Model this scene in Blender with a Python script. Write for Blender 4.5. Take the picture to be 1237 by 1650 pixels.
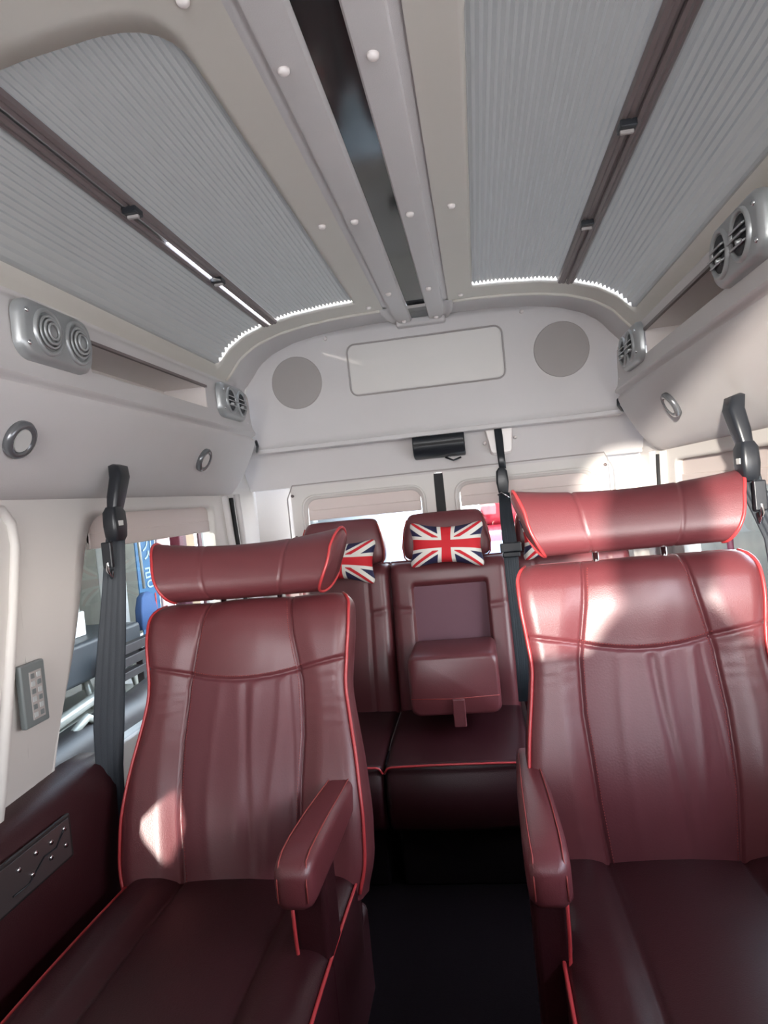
import bpy, bmesh, math, random
from mathutils import Vector, Matrix, noise
random.seed(7)
PI = math.pi
SC = bpy.context.scene
COL = SC.collection
for o in list(bpy.data.objects): bpy.data.objects.remove(o)

# ------------------------------------------------------------------ camera, light, exposure
F_PX, YAW, PITCH, ROLL = 1050.0, math.radians(8.33), math.radians(1.1), math.radians(5.65)
cam_d = bpy.data.cameras.new('camera'); cam = bpy.data.objects.new('camera', cam_d); COL.objects.link(cam)
cam_d.sensor_fit = 'VERTICAL'; cam_d.sensor_height = 36.0; cam_d.lens = 36.0 * F_PX / 1650.0
cam_d.clip_start = 0.02; cam_d.clip_end = 500
fw = Vector((-math.sin(YAW) * math.cos(PITCH), math.cos(YAW) * math.cos(PITCH), -math.sin(PITCH)))
r0 = Vector((math.cos(YAW), math.sin(YAW), 0)); d0 = fw.cross(r0)
r1 = math.cos(ROLL) * r0 + math.sin(ROLL) * d0; d1 = -math.sin(ROLL) * r0 + math.cos(ROLL) * d0
m3 = Matrix((r1, -d1, -fw)).transposed()
cam.matrix_world = Matrix.Translation((0.15, 0, 1.2)) @ m3.to_4x4()
SC.camera = cam

VS = SC.view_settings
VS.view_transform = 'Standard'; VS.look = 'None'; VS.gamma = 1; VS.use_curve_mapping = False
VS.exposure = 1.22
SKY_STRENGTH = 11.0
SUN_STRENGTH = 4.8
SUN_AZ, SUN_EL = math.radians(16.5), math.radians(6.5)      # from the front left, low, through the windscreen
SUN_DIR = Vector((math.sin(SUN_AZ) * math.cos(SUN_EL), math.cos(SUN_AZ) * math.cos(SUN_EL), -math.sin(SUN_EL)))

w = bpy.data.worlds.new('sky'); SC.world = w; w.use_nodes = True
nt = w.node_tree; nt.nodes.clear()
wo = nt.nodes.new('ShaderNodeOutputWorld'); bg = nt.nodes.new('ShaderNodeBackground')
tc = nt.nodes.new('ShaderNodeTexCoord'); sx = nt.nodes.new('ShaderNodeSeparateXYZ'); cr = nt.nodes.new('ShaderNodeValToRGB')
nt.links.new(tc.outputs['Generated'], sx.inputs[0]); nt.links.new(sx.outputs['Z'], cr.inputs[0])
cr.color_ramp.elements[0].position = 0.0; cr.color_ramp.elements[0].color = (1.0, 0.96, 0.92, 1)
cr.color_ramp.elements[1].position = 0.6; cr.color_ramp.elements[1].color = (0.62, 0.72, 0.90, 1)
nt.links.new(cr.outputs[0], bg.inputs[0]); bg.inputs[1].default_value = SKY_STRENGTH
nt.links.new(bg.outputs[0], wo.inputs[0])
sd = bpy.data.lights.new('sun', 'SUN'); sd.energy = SUN_STRENGTH; sd.angle = math.radians(1.2); sd.color = (1.0, 0.93, 0.84)
sun = bpy.data.objects.new('sun', sd); COL.objects.link(sun)
sun.rotation_euler = SUN_DIR.to_track_quat('-Z', 'Y').to_euler(); sun.location = (0, -6, 6)
def portal(name, loc, rot, sx_, sy_):
    l = bpy.data.lights.new(name, 'AREA'); l.shape = 'RECTANGLE'; l.size = sx_; l.size_y = sy_; l.cycles.is_portal = True
    o = bpy.data.objects.new(name, l); COL.objects.link(o); o.location = loc; o.rotation_euler = rot
portal('windscreen_portal', (0, -1.56, 1.36), (PI / 2, 0, 0), 1.4, 0.86)
portal('side_window_portal', (0.85, 0.55, 1.13), (0, PI / 2, 0), 0.24, 1.15)

# ------------------------------------------------------------------ materials
def P(name, col, rough=0.5, metal=0.0, spec=0.5, bump=0.0, bscale=200.0, var=0.0, coat=0.0, trans=0.0, sheen=0.0):
    m = bpy.data.materials.new(name); m.use_nodes = True
    t = m.node_tree; b = t.nodes['Principled BSDF']
    b.inputs['Base Color'].default_value = (*col, 1); b.inputs['Roughness'].default_value = rough
    b.inputs['Metallic'].default_value = metal; b.inputs['Specular IOR Level'].default_value = spec
    b.inputs['Coat Weight'].default_value = coat; b.inputs['Coat Roughness'].default_value = 0.30 if name.endswith('leather') else 0.03; b.inputs['Transmission Weight'].default_value = trans
    b.inputs['Sheen Weight'].default_value = sheen
    tcn = t.nodes.new('ShaderNodeTexCoord')
    if var > 0:
        n = t.nodes.new('ShaderNodeTexNoise'); n.inputs['Scale'].default_value = 6; n.inputs['Detail'].default_value = 4
        mp = t.nodes.new('ShaderNodeMapRange'); mp.inputs['To Min'].default_value = 1 - var; mp.inputs['To Max'].default_value = 1 + var
        mx = t.nodes.new('ShaderNodeVectorMath'); mx.operation = 'SCALE'; mx.inputs[0].default_value = col
        t.links.new(tcn.outputs['Object'], n.inputs['Vector']); t.links.new(n.outputs['Fac'], mp.inputs['Value'])
        t.links.new(mp.outputs[0], mx.inputs['Scale']); t.links.new(mx.outputs[0], b.inputs['Base Color'])
    if bump > 0:
        n2 = t.nodes.new('ShaderNodeTexNoise'); n2.inputs['Scale'].default_value = bscale; n2.inputs['Detail'].default_value = 3
        bp = t.nodes.new('ShaderNodeBump'); bp.inputs['Strength'].default_value = bump; bp.inputs['Distance'].default_value = 0.002
        t.links.new(tcn.outputs['Object'], n2.inputs['Vector']); t.links.new(n2.outputs['Fac'], bp.inputs['Height'])
        t.links.new(bp.outputs[0], b.inputs['Normal'])
    return m
M = {}
M['liner'] = P('headliner', (0.58, 0.55, 0.54), 0.75, bump=0.15, bscale=500, var=0.03)
M['plastic'] = P('cream_plastic', (0.60, 0.57, 0.54), 0.45, spec=0.4, var=0.02)
M['moulding'] = P('ivory_moulding', (0.58, 0.545, 0.49), 0.4, spec=0.4, var=0.02)
M['cap'] = P('screw_cap', (0.76, 0.70, 0.67), 0.3)
M['greypl'] = P('grey_speaker_cloth', (0.36, 0.33, 0.315), 0.9, bump=0.3, bscale=900)
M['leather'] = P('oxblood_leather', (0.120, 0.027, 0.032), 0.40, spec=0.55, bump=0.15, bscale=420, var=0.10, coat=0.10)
M['shadedleather'] = P('dark_shaded_oxblood_leather', (0.030, 0.005, 0.007), 0.45, spec=0.45, bump=0.22, bscale=420, var=0.08)  # oxblood leather darkened further to stand in for shade low in the cabin
M['pipe'] = P('red_piping', (0.45, 0.04, 0.045), 0.35, spec=0.6)
M['stitch'] = P('red_stitching', (0.30, 0.05, 0.045), 0.6)
M['tray'] = P('mauve_panel', (0.15, 0.062, 0.085), 0.65, bump=0.1)
M['silver'] = P('silver_plastic', (0.34, 0.35, 0.35), 0.32, metal=0.35, spec=0.6)
M['rimgrey'] = P('grey_light_rim', (0.16, 0.165, 0.175), 0.25, metal=0.5)
M['chrome'] = P('chrome', (0.7, 0.7, 0.72), 0.12, metal=1.0)
M['dgrey'] = P('vent_interior', (0.035, 0.04, 0.045), 0.5)
M['lens'] = P('frosted_lens', (0.58, 0.58, 0.56), 0.35)
M['rail'] = P('dark_brown_rail', (0.16, 0.128, 0.125), 0.4, spec=0.5)
M['black'] = P('black_plastic', (0.012, 0.014, 0.018), 0.35, spec=0.5)
M['belt'] = P('belt_webbing', (0.022, 0.028, 0.036), 0.6, bump=0.3, bscale=600)
M['mirror'] = P('smoked_mirror', (0.10, 0.11, 0.11), 0.10, metal=0.75)
M['carpet'] = P('black_carpet', (0.006, 0.003, 0.004), 1.0, spec=0.1, bump=0.5, bscale=300)
M['keypad'] = P('keypad_grey', (0.16, 0.18, 0.18), 0.4)
M['plate'] = P('dark_switch_plate', (0.075, 0.06, 0.06), 0.35, metal=0.3)
M['keytxt'] = P('keypad_buttons', (0.42, 0.44, 0.44), 0.4)
M['rubber'] = P('rubber', (0.01, 0.01, 0.011), 0.7)
M['asphalt'] = P('pavement', (0.52, 0.48, 0.43), 0.9, var=0.15)
M['tarp'] = P('green_tarpaulin', (0.028, 0.075, 0.062), 0.6, var=0.15)
M['banner'] = P('blue_banner', (0.03, 0.12, 0.25), 0.6)
M['btext'] = P('banner_lettering', (0.35, 0.45, 0.52), 0.6)
M['rtext'] = P('banner_red_lettering', (0.55, 0.05, 0.04), 0.6)
M['wht'] = P('white_paint', (0.80, 0.79, 0.76), 0.5, var=0.05)
M['blueb'] = P('blue_bristles', (0.04, 0.09, 0.22), 0.8, bump=0.8, bscale=90)
M['iron'] = P('dark_iron', (0.018, 0.014, 0.014), 0.5)
M['galv'] = P('pale_metal', (0.42, 0.42, 0.38), 0.35, metal=0.4)
M['purple'] = P('plum_sign', (0.085, 0.02, 0.035), 0.5)
M['tan'] = P('tan_board', (0.42, 0.30, 0.20), 0.7, var=0.1)
M['pinkb'] = P('pink_board', (0.62, 0.42, 0.40), 0.7)
M['brickw'] = P('olive_render', (0.09, 0.085, 0.065), 0.9, var=0.3)
M['redp'] = P('red_car_paint', (0.30, 0.02, 0.03), 0.25, coat=0.5)
M['bluep'] = P('pale_blue_tarp', (0.30, 0.36, 0.52), 0.6, var=0.25, bump=0.6, bscale=20)
M['clear'] = P('crumpled_wrap', (0.24, 0.24, 0.25), 0.25, var=0.5, bump=1.0, bscale=18)
M['carw'] = P('white_car_paint', (0.34, 0.34, 0.35), 0.3, coat=0.6)

# leather of the centre panels: fine perforation
m = P('perforated_leather', (0.122, 0.030, 0.038), 0.44, spec=0.5, var=0.08, coat=0.06); t = m.node_tree
vo = t.nodes.new('ShaderNodeTexVoronoi'); vo.inputs['Scale'].default_value = 230
tcn = t.nodes.new('ShaderNodeTexCoord'); bp = t.nodes.new('ShaderNodeBump'); bp.inputs['Strength'].default_value = 0.16; bp.inputs['Distance'].default_value = 0.001
t.links.new(tcn.outputs['Object'], vo.inputs['Vector']); t.links.new(vo.outputs['Distance'], bp.inputs['Height'])
t.links.new(bp.outputs[0], t.nodes['Principled BSDF'].inputs['Normal']); M['perf'] = m
# pleated shade cloth: grey, lets a little sky through
def shade_mat(name, col, k):
    m = bpy.data.materials.new(name); m.use_nodes = True; t = m.node_tree
    b = t.nodes['Principled BSDF']; b.inputs['Base Color'].default_value = (*col, 1); b.inputs['Roughness'].default_value = 0.5
    b.inputs['Specular IOR Level'].default_value = 0.45
    tr = t.nodes.new('ShaderNodeBsdfTranslucent'); tr.inputs[0].default_value = (*[c * k for c in (1.0, 0.97, 0.88)], 1)
    ad = t.nodes.new('ShaderNodeAddShader')
    t.links.new(b.outputs[0], ad.inputs[0]); t.links.new(tr.outputs[0], ad.inputs[1])
    t.links.new(ad.outputs[0], t.nodes['Material Output'].inputs['Surface']); return m
M['shade'] = shade_mat('pleated_shade_cloth', (0.30, 0.29, 0.275), 0.007)
M['roller'] = shade_mat('roller_shade_cloth', (0.60, 0.52, 0.49), 0.012)
# window glass: thin, lightly tinted
def glass_mat(name, tint, refl=0.08):
    m = bpy.data.materials.new(name); m.use_nodes = True; t = m.node_tree; t.nodes.clear()
    out = t.nodes.new('ShaderNodeOutputMaterial'); mix = t.nodes.new('ShaderNodeMixShader')
    tr = t.nodes.new('ShaderNodeBsdfTransparent'); gl = t.nodes.new('ShaderNodeBsdfGlossy')
    tr.inputs[0].default_value = (*tint, 1); gl.inputs['Roughness'].default_value = 0.02; mix.inputs[0].default_value = refl
    t.links.new(tr.outputs[0], mix.inputs[1]); t.links.new(gl.outputs[0], mix.inputs[2]); t.links.new(mix.outputs[0], out.inputs[0]); return m
M['glass'] = glass_mat('tinted_window_glass', (0.55, 0.60, 0.60), 0.06)
M['acrylic'] = glass_mat('smoked_acrylic', (0.35, 0.35, 0.35), 0.12)
# flag cloth reads its colours from the mesh
m = bpy.data.materials.new('printed_flag_cloth'); m.use_nodes = True; t = m.node_tree
at_ = t.nodes.new('ShaderNodeAttribute'); at_.attribute_name = 'print'
t.links.new(at_.outputs['Color'], t.nodes['Principled BSDF'].inputs['Base Color']); t.nodes['Principled BSDF'].inputs['Roughness'].default_value = 0.75
M['flag'] = m

# ------------------------------------------------------------------ helpers
def link(name, me, mat, parent=None, smooth=True):
    if smooth:
        me.polygons.foreach_set('use_smooth', [True] * len(me.polygons))
    o = bpy.data.objects.new(name, me); COL.objects.link(o)
    for mm in (mat if isinstance(mat, (list, tuple)) else [mat]): me.materials.append(M[mm] if isinstance(mm, str) else mm)
    if parent is not None: o.parent = parent
    return o
def mesh(name, vs, fs, mat, parent=None, smooth=True):
    me = bpy.data.meshes.new(name); me.from_pydata([tuple(v) for v in vs], [], fs); me.update()
    bm = bmesh.new(); bm.from_mesh(me); bmesh.ops.recalc_face_normals(bm, faces=bm.faces); bm.to_mesh(me); bm.free()
    return link(name, me, mat, parent, smooth)
def angle_smooth(o, deg=35):
    me = o.data
    bm = bmesh.new(); bm.from_mesh(me)
    for e in bm.edges:
        if len(e.link_faces) == 2 and e.calc_face_angle(0) > math.radians(deg): e.smooth = False
    bm.to_mesh(me); bm.free(); return o
def empty(name, loc=(0, 0, 0), rot=(0, 0, 0), label=None, cat=None, group=None):
    o = bpy.data.objects.new(name, None); COL.objects.link(o); o.location = loc; o.rotation_euler = rot; o.empty_display_size = 0.1
    if label: tag(o, label, cat, group)
    return o
def tag(o, label=None, cat=None, group=None, kind=None):
    if label: o['label'] = label
    if cat: o['category'] = cat
    if group: o['group'] = group
    if kind: o['kind'] = kind
    return o
class MB:
    def __init__(s): s.v = []; s.f = []
    def add(s, vs, fs):
        n = len(s.v); s.v += [Vector(v) for v in vs]; s.f += [tuple(i + n for i in f) for f in fs]; return s
    def box(s, x0, x1, y0, y1, z0, z1, mat=None):
        vs = [Vector((x, y, z)) for x in (x0, x1) for y in (y0, y1) for z in (z0, z1)]
        if mat is not None: vs = [mat @ v for v in vs]
        return s.add(vs, [(0, 1, 3, 2), (4, 6, 7, 5), (0, 4, 5, 1), (2, 3, 7, 6), (0, 2, 6, 4), (1, 5, 7, 3)])
    def tube(s, pts, r, n=8, closed=False):
        pts = [Vector(p) for p in pts]; N = len(pts); rings = []
        up = None
        for i, p in enumerate(pts):
            a = pts[(i - 1) % N] if (i > 0 or closed) else p; b = pts[(i + 1) % N] if (i < N - 1 or closed) else p
            d = (b - a).normalized()
            if up is None:
                up = Vector((0, 0, 1)) if abs(d.z) < 0.9 else Vector((1, 0, 0))
            x = d.cross(up).normalized(); up = x.cross(d).normalized()
            rr = r[i] if isinstance(r, (list, tuple)) else r
            rings.append([p + (x * math.cos(2 * PI * k / n) + up * math.sin(2 * PI * k / n)) * rr for k in range(n)])
        vs = [v for rg in rings for v in rg]; fs = []
        for i in range(N if closed else N - 1):
            for k in range(n):
                j = (i + 1) % N; fs.append((i * n + k, i * n + (k + 1) % n, j * n + (k + 1) % n, j * n + k))
        if not closed: fs += [tuple(range(n)), tuple((N - 1) * n + k for k in range(n))]
        return s.add(vs, fs)
    def loft(s, rings, cap0=True, cap1=True, closed=True):
        n = len(rings[0]); vs = [v for rg in rings for v in rg]; fs = []
        for i in range(len(rings) - 1):
            for k in range(n if closed else n - 1):
                fs.append((i * n + k, i * n + (k + 1) % n, (i + 1) * n + (k + 1) % n, (i + 1) * n + k))
        if cap0: fs.append(tuple(range(n)))
        if cap1: fs.append(tuple((len(rings) - 1) * n + k for k in range(n)))
        return s.add(vs, fs)
    def grid(s, f, nu, nv):
        vs = [f(i / nu, j / nv) for j in range(nv + 1) for i in range(nu + 1)]
        return s.add(vs, [(j * (nu + 1) + i, j * (nu + 1) + i + 1, (j + 1) * (nu + 1) + i + 1, (j + 1) * (nu + 1) + i) for j in range(nv) for i in range(nu)])
    def disc(s, c, r, ax, h, n=24, r2=None):     # short cylinder / cone along ax from c
        c = Vector(c); ax = Vector(ax).normalized(); u = ax.orthogonal().normalized(); v = ax.cross(u); r2 = r if r2 is None else r2
        rg = [[c + (u * math.cos(2 * PI * k / n) + v * math.sin(2 * PI * k / n)) * rr + ax * hh for k in range(n)] for rr, hh in ((r, 0), (r2, h))]
        return s.loft(rg)
    def build(s, name, mat, parent=None, smooth=True, bevel=0.0, seg=3, sharp=None):
        o = mesh(name, s.v, s.f, mat, parent, smooth)
        if bevel > 0:
            md = o.modifiers.new('bevel', 'BEVEL'); md.width = bevel; md.segments = seg; md.limit_method = 'ANGLE'; md.angle_limit = math.radians(40)
            md.harden_normals = True
        if sharp: angle_smooth(o, sharp)
        return o
def box(name, x0, x1, y0, y1, z0, z1, mat, parent=None, bevel=0.004, M4=None):
    return MB().box(x0, x1, y0, y1, z0, z1, M4).build(name, mat, parent, True, bevel, 3) if bevel > 0 else MB().box(x0, x1, y0, y1, z0, z1, M4).build(name, mat, parent, False)
def rrect(a, b, r, n=6):      # rounded rectangle half sizes a, b in the plane
    pts = []
    for cx, cy, a0 in ((a - r, b - r, 0), (-a + r, b - r, PI / 2), (-a + r, -b + r, PI), (a - r, -b + r, 1.5 * PI)):
        for k in range(n + 1):
            t_ = a0 + PI / 2 * k / n; pts.append((cx + r * math.cos(t_), cy + r * math.sin(t_)))
    return pts
def rpoly(c, rs, n=6):        # rounded convex polygon, corners c with radius list
    out = []; N = len(c)
    for i in range(N):
        p0, p1, p2 = Vector(c[i - 1]), Vector(c[i]), Vector(c[(i + 1) % N]); r = rs[i]
        a = (p0 - p1).normalized(); b = (p2 - p1).normalized()
        if r <= 0: out += [tuple(p1)] * (n + 1); continue
        s0 = p1 + a * r; s1 = p1 + b * r
        for k in range(n + 1):
            t_ = k / n; q = (1 - t_) ** 2 * s0 + 2 * t_ * (1 - t_) * p1 + t_ * t_ * s1; out.append(tuple(q))
    return out
def sm(a, b, x):
    t_ = max(0.0, min(1.0, (x - a) / (b - a))); return t_ * t_ * (3 - 2 * t_)
def interp(tab, x):
    if x <= tab[0][0]: return tab[0][1]
    for (a, fa), (b, fb) in zip(tab, tab[1:]):
        if x <= b: return fa + (fb - fa) * (x - a) / (b - a)
    return tab[-1][1]
def resample(c, n):           # closed polyline -> n points at equal parameter per original edge
    L = [0]
    for i in range(len(c)): L.append(L[-1] + math.dist(c[i], c[(i + 1) % len(c)]))
    out = []
    for k in range(n):
        s_ = L[-1] * k / n; i = 0
        while i < len(c) - 1 and L[i + 1] < s_: i += 1
        t_ = (s_ - L[i]) / max(1e-9, L[i + 1] - L[i]); a, b = c[i], c[(i + 1) % len(c)]
        out.append((a[0] + (b[0] - a[0]) * t_, a[1] + (b[1] - a[1]) * t_))
    return out
def plate_with_hole(mb, hole, outer4, lift, K=8, npe=8, radii=None):
    """sheet between an outer quad and a rounded hole (4 corners, same order); lift maps 2D -> 3D"""
    n = npe; hc = rpoly(hole, radii or [0.02] * 4, 6); per = 7
    inner = []; outer = []
    for i in range(4):
        seg = hc[i * per:(i + 1) * per]
        inner += seg; o = outer4[i]; pv = outer4[i - 1]; nx = outer4[(i + 1) % 4]
        rr = (radii or [0.02] * 4)[i] * 1.5
        for k in range(per):
            t_ = (k / (per - 1)) * 2 - 1
            tgt = pv if t_ < 0 else nx; d = math.dist(o, tgt); q = abs(t_) * min(rr, d * 0.3) / d
            outer.append((o[0] + (tgt[0] - o[0]) * q, o[1] + (tgt[1] - o[1]) * q))
        a, b = hc[(i + 1) * per - 1], hc[((i + 1) * per) % (4 * per)]; ao = outer[-1]
        onx = outer4[(i + 1) % 4]; rr2 = (radii or [0.02] * 4)[(i + 1) % 4] * 1.5; d = math.dist(onx, o); q = min(rr2, d * 0.3) / d
        bo = (onx[0] + (o[0] - onx[0]) * q, onx[1] + (o[1] - onx[1]) * q)
        for k in range(1, n):
            t_ = k / n; inner.append((a[0] + (b[0] - a[0]) * t_, a[1] + (b[1] - a[1]) * t_)); outer.append((ao[0] + (bo[0] - ao[0]) * t_, ao[1] + (bo[1] - ao[1]) * t_))
    rings = []
    for k in range(K + 1):
        t_ = k / K; rings.append([lift(i[0] + (o[0] - i[0]) * t_, i[1] + (o[1] - i[1]) * t_) for i, o in zip(inner, outer)])
    mb.loft(rings, False, False); return inner

# ------------------------------------------------------------------ van shell
def zc(x):                     # ceiling height across the van
    return interp([(0, 1.850), (0.12, 1.850), (0.20, 1.849), (0.30, 1.845), (0.40, 1.836), (0.50, 1.818), (0.58, 1.790), (0.64, 1.752), (0.68, 1.702), (0.72, 1.66), (0.85, 1.60)], abs(x))
box('floor', -0.85, 0.85, -1.6, 2.75, -0.06, 0.0, 'carpet', None, 0)['kind'] = 'structure'
for s in (-1, 1):
    mb = MB()
    def lift(x, y, s=s): return Vector((s * x, y, zc(x)))
    hole = [(0.193, 0.82), (0.682, 0.82), (0.682, 2.13), (0.193, 2.13)]
    rad = [0.09, 0.02, 0.03, 0.012]
    out = [(0.112, 0.50), (0.76, 0.50), (0.76, 2.24), (0.112, 2.24)]
    inner = plate_with_hole(mb, hole, out, lift, 8, 24, rad)
    rim = [[Vector((s * x, y, zc(x) + dz)) for x, y in inner] for dz in (0, 0.022)]
    mb.loft(rim, False, False)
    # fore part of the ceiling and rear cove
    mb.grid(lambda u, v: Vector((s * (0.112 + 0.70 * u), -1.6 + 2.10 * v, zc(0.112 + 0.70 * u))), 24, 6)
    o = mb.build('ceiling', 'moulding', None); o['kind'] = 'structure'
    md = o.modifiers.new('w', 'WELD'); md.merge_threshold = 0.0004
# rear cove: rolls down from the roof frame to the bulkhead panel
mb = MB()
def cove(u, v):
    x = -0.78 + 1.56 * u; y = 2.235 + 0.28 * v
    z = zc(x) + 0.008 * math.sin(PI * v) + (0.012 * v)
    return Vector((x, y, z))
mb.grid(cove, 72, 16)
mb.grid(lambda u, v: Vector((-0.115 + 0.23 * u, -1.6 + 3.84 * v, 1.862)), 4, 8)
o = mb.build('ceiling', 'liner', None); o['kind'] = 'structure'
# moulded bead round the rear cove
mb = MB()
for s in (-1, 1): mb.tube([(s * x, 2.245, zc(x) - 0.002) for x in [0.125 + 0.575 * k / 30 for k in range(31)]], 0.006, 8)
tag(mb.build('trim_1', 'moulding', None), kind='structure')

# rear bulkhead panel with speakers
BY0, BY1 = 2.465, 2.50        # y at the top / bottom edge
def bulk(x, z, off=0.0): 
    t_ = (z - 1.44) / (1.87 - 1.44); return Vector((x, BY1 + (BY0 - BY1) * t_ - off, z))
root = empty('bulkhead_panel', (0, 2.5, 1.44), label='cream curved bulkhead panel with two round speakers above the rear doors', cat='panel')
def rel(v, r=root): return v - Vector(r.location)
outl = []
for k in range(41):
    x = -0.745 + 1.49 * k / 40; a = abs(x)
    top = 1.875 - 0.012 * (a / 0.6) ** 2 - (0.0 if a < 0.46 else 0.32 * (1 - math.sqrt(max(0, 1 - ((a - 0.46) / 0.2860) ** 2))))
    outl.append((x, top))
mb = MB(); NV = 14
for side_off, flip in ((0.0, 0),):
    mb.grid(lambda u, v: rel(bulk(outl[int(round(u * 40))][0], 1.44 + (outl[int(round(u * 40))][1] - 1.44) * v)), 40, NV)
# rolled lip along the edge
edge = [bulk(-0.68, 1.44)] + [bulk(x, z) for x, z in outl] + [bulk(0.68, 1.44)]
o = mb.build('panel_face', 'liner', root)
md = o.modifiers.new('s', 'SOLIDIFY'); md.thickness = 0.02; md.offset = 0
mb = MB(); mb.tube([rel(bulk(x, z - 0.003, 0.006)) for x, z in outl], 0.008, 8)
mb.build('edge_roll', 'plastic', root)
mb = MB(); mb.box(-0.70, 0.70, -0.012, 0.10, -0.014, 0.004); mb.build('bottom_lip', 'liner', root, bevel=0.005)
for sx_ in (-0.502, 0.500):
    z = 1.683; nrm = Vector((0, -1, -0.0814)).normalized()
    mb = MB(); mb.disc(rel(bulk(sx_, z, 0.010)), 0.100, nrm, 0.004, 48, 0.098); mb.build('speaker_grille', 'greypl', root, sharp=30)
a, b = 0.293, 0.096
ring = [rel(bulk(px, 1.702 + pz, 0.011)) for px, pz in rrect(a, b, 0.03, 6)]
mb = MB(); mb.tube(ring, 0.0035, 6, True); mb.build('hatch_rim', 'greypl', root)
mb = MB(); mb.add([rel(bulk(px, 1.702 + pz, 0.0135)) for px, pz in rrect(a - 0.006, b - 0.006, 0.026, 6)], [tuple(range(28))]); mb.build('hatch_cover', 'plastic', root, False)
for x, z in ((-0.37, 1.835), (0.37, 1.835)):
    mb = MB(); mb.disc(rel(bulk(x, z, 0.010)), 0.008, (0, -1, -.08), 0.004, 12, 0.005); mb.build('screw_cap', 'cap', root)

# header under the bulkhead, then the rear wall round the doors
mb = MB()
mb.grid(lambda u, v: Vector((-0.84 + 1.68 * u, interp([(0, 2.53), (0.15, 2.575), (1, 2.60)], v), 1.455 - 0.17 * v)), 20, 8)
mb.grid(lambda u, v: Vector((-0.84 + 1.68 * u, 2.60 + 0.03 * v, 1.285)), 4, 1)
tag(mb.build('wall_header', 'liner', None), kind='structure')
mb = MB(); mb.grid(lambda u, v: Vector((-0.86 + 1.72 * u, 2.70, -0.02 + 0.55 * v)), 4, 2)
for s in (-1, 1): mb.grid(lambda u, v: Vector((s * (0.62 + 0.24 * u), 2.66, 0.0 + 1.90 * v)), 2, 4)
mb.grid(lambda u, v: Vector((-0.86 + 1.72 * u, 2.66, 1.30 + 0.62 * v)), 4, 4)
tag(mb.build('wall_rear', 'plastic', None), kind='structure')

def side_wall(s, name):
    mb = MB(); X = 0.78
    def L(y, z): return Vector((s * (X + 0.03 * sm(1.0, 0.6, z)), y, z))
    # rear side window
    hole = [(1.240, 0.640), (2.19, 0.640), (2.19, 1.235), (1.455, 1.235)]
    inner = plate_with_hole(mb, hole, [(1.19, 0.0), (2.345, 0.0), (2.345, 1.30), (1.19, 1.30)], L, 6, 14, [0.04, 0.05, 0.04, 0.08])
    mb.loft([[L(y, z) + Vector((s * d, 0, 0)) for y, z in inner] for d in (0, 0.05)], False, False)
    mb.grid(lambda u, v: L(2.345 + 0.36 * u, 1.30 * v), 4, 8)
    if s > 0:      # sliding door glass, then the front door glass
        h2 = [(0.02, 1.04), (1.10, 1.04), (1.10, 1.22), (0.06, 1.22)]
        inn = plate_with_hole(mb, h2, [(-0.1, 0.0), (1.19, 0.0), (1.19, 1.30), (-0.1, 1.30)], L, 5, 12, [0.06] * 4)
        h3 = [(-1.25, 0.74), (-0.22, 0.74), (-0.22, 1.22), (-0.95, 1.22)]
        plate_with_hole(mb, h3, [(-1.6, 0.0), (-0.1, 0.0), (-0.1, 1.30), (-1.6, 1.30)], L, 5, 12, [0.05] * 4)
    else:          # left wall kept solid; lozenge hole added to shape the sun patch
        dz = DIAMOND
        plate_with_hole(mb, dz, [(-0.1, 0.0), (1.19, 0.0), (1.19, 1.30), (-0.1, 1.30)], L, 5, 12, [0.004] * 4)
        mb.grid(lambda u, v: L(-1.6 + 1.5 * u, 1.30 * v), 6, 8)
    mb.grid(lambda u, v: Vector((s * (0.78 + 0.06 * u), -1.6 + 4.3 * v, 1.28 + 0.45 * u)), 2, 2)
    o = mb.build(name, 'plastic', None); md = o.modifiers.new('w', 'WELD'); md.merge_threshold = 0.0004
    tag(o, kind='structure')
# lozenge: corners on the left wall plane that send the sun to the left seat back
tgt = [(-0.518, 1.25, 0.565), (-0.548, 1.225, 0.492), (-0.617, 1.262, 0.562), (-0.55, 1.27, 0.63)]
DIAMOND = []
for p in tgt:
    k = (0.795 + p[0]) / SUN_DIR.x; q = Vector(p) - SUN_DIR * k; DIAMOND.append((q.y, q.z))
side_wall(-1, 'wall_left'); side_wall(1, 'wall_right')

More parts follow.
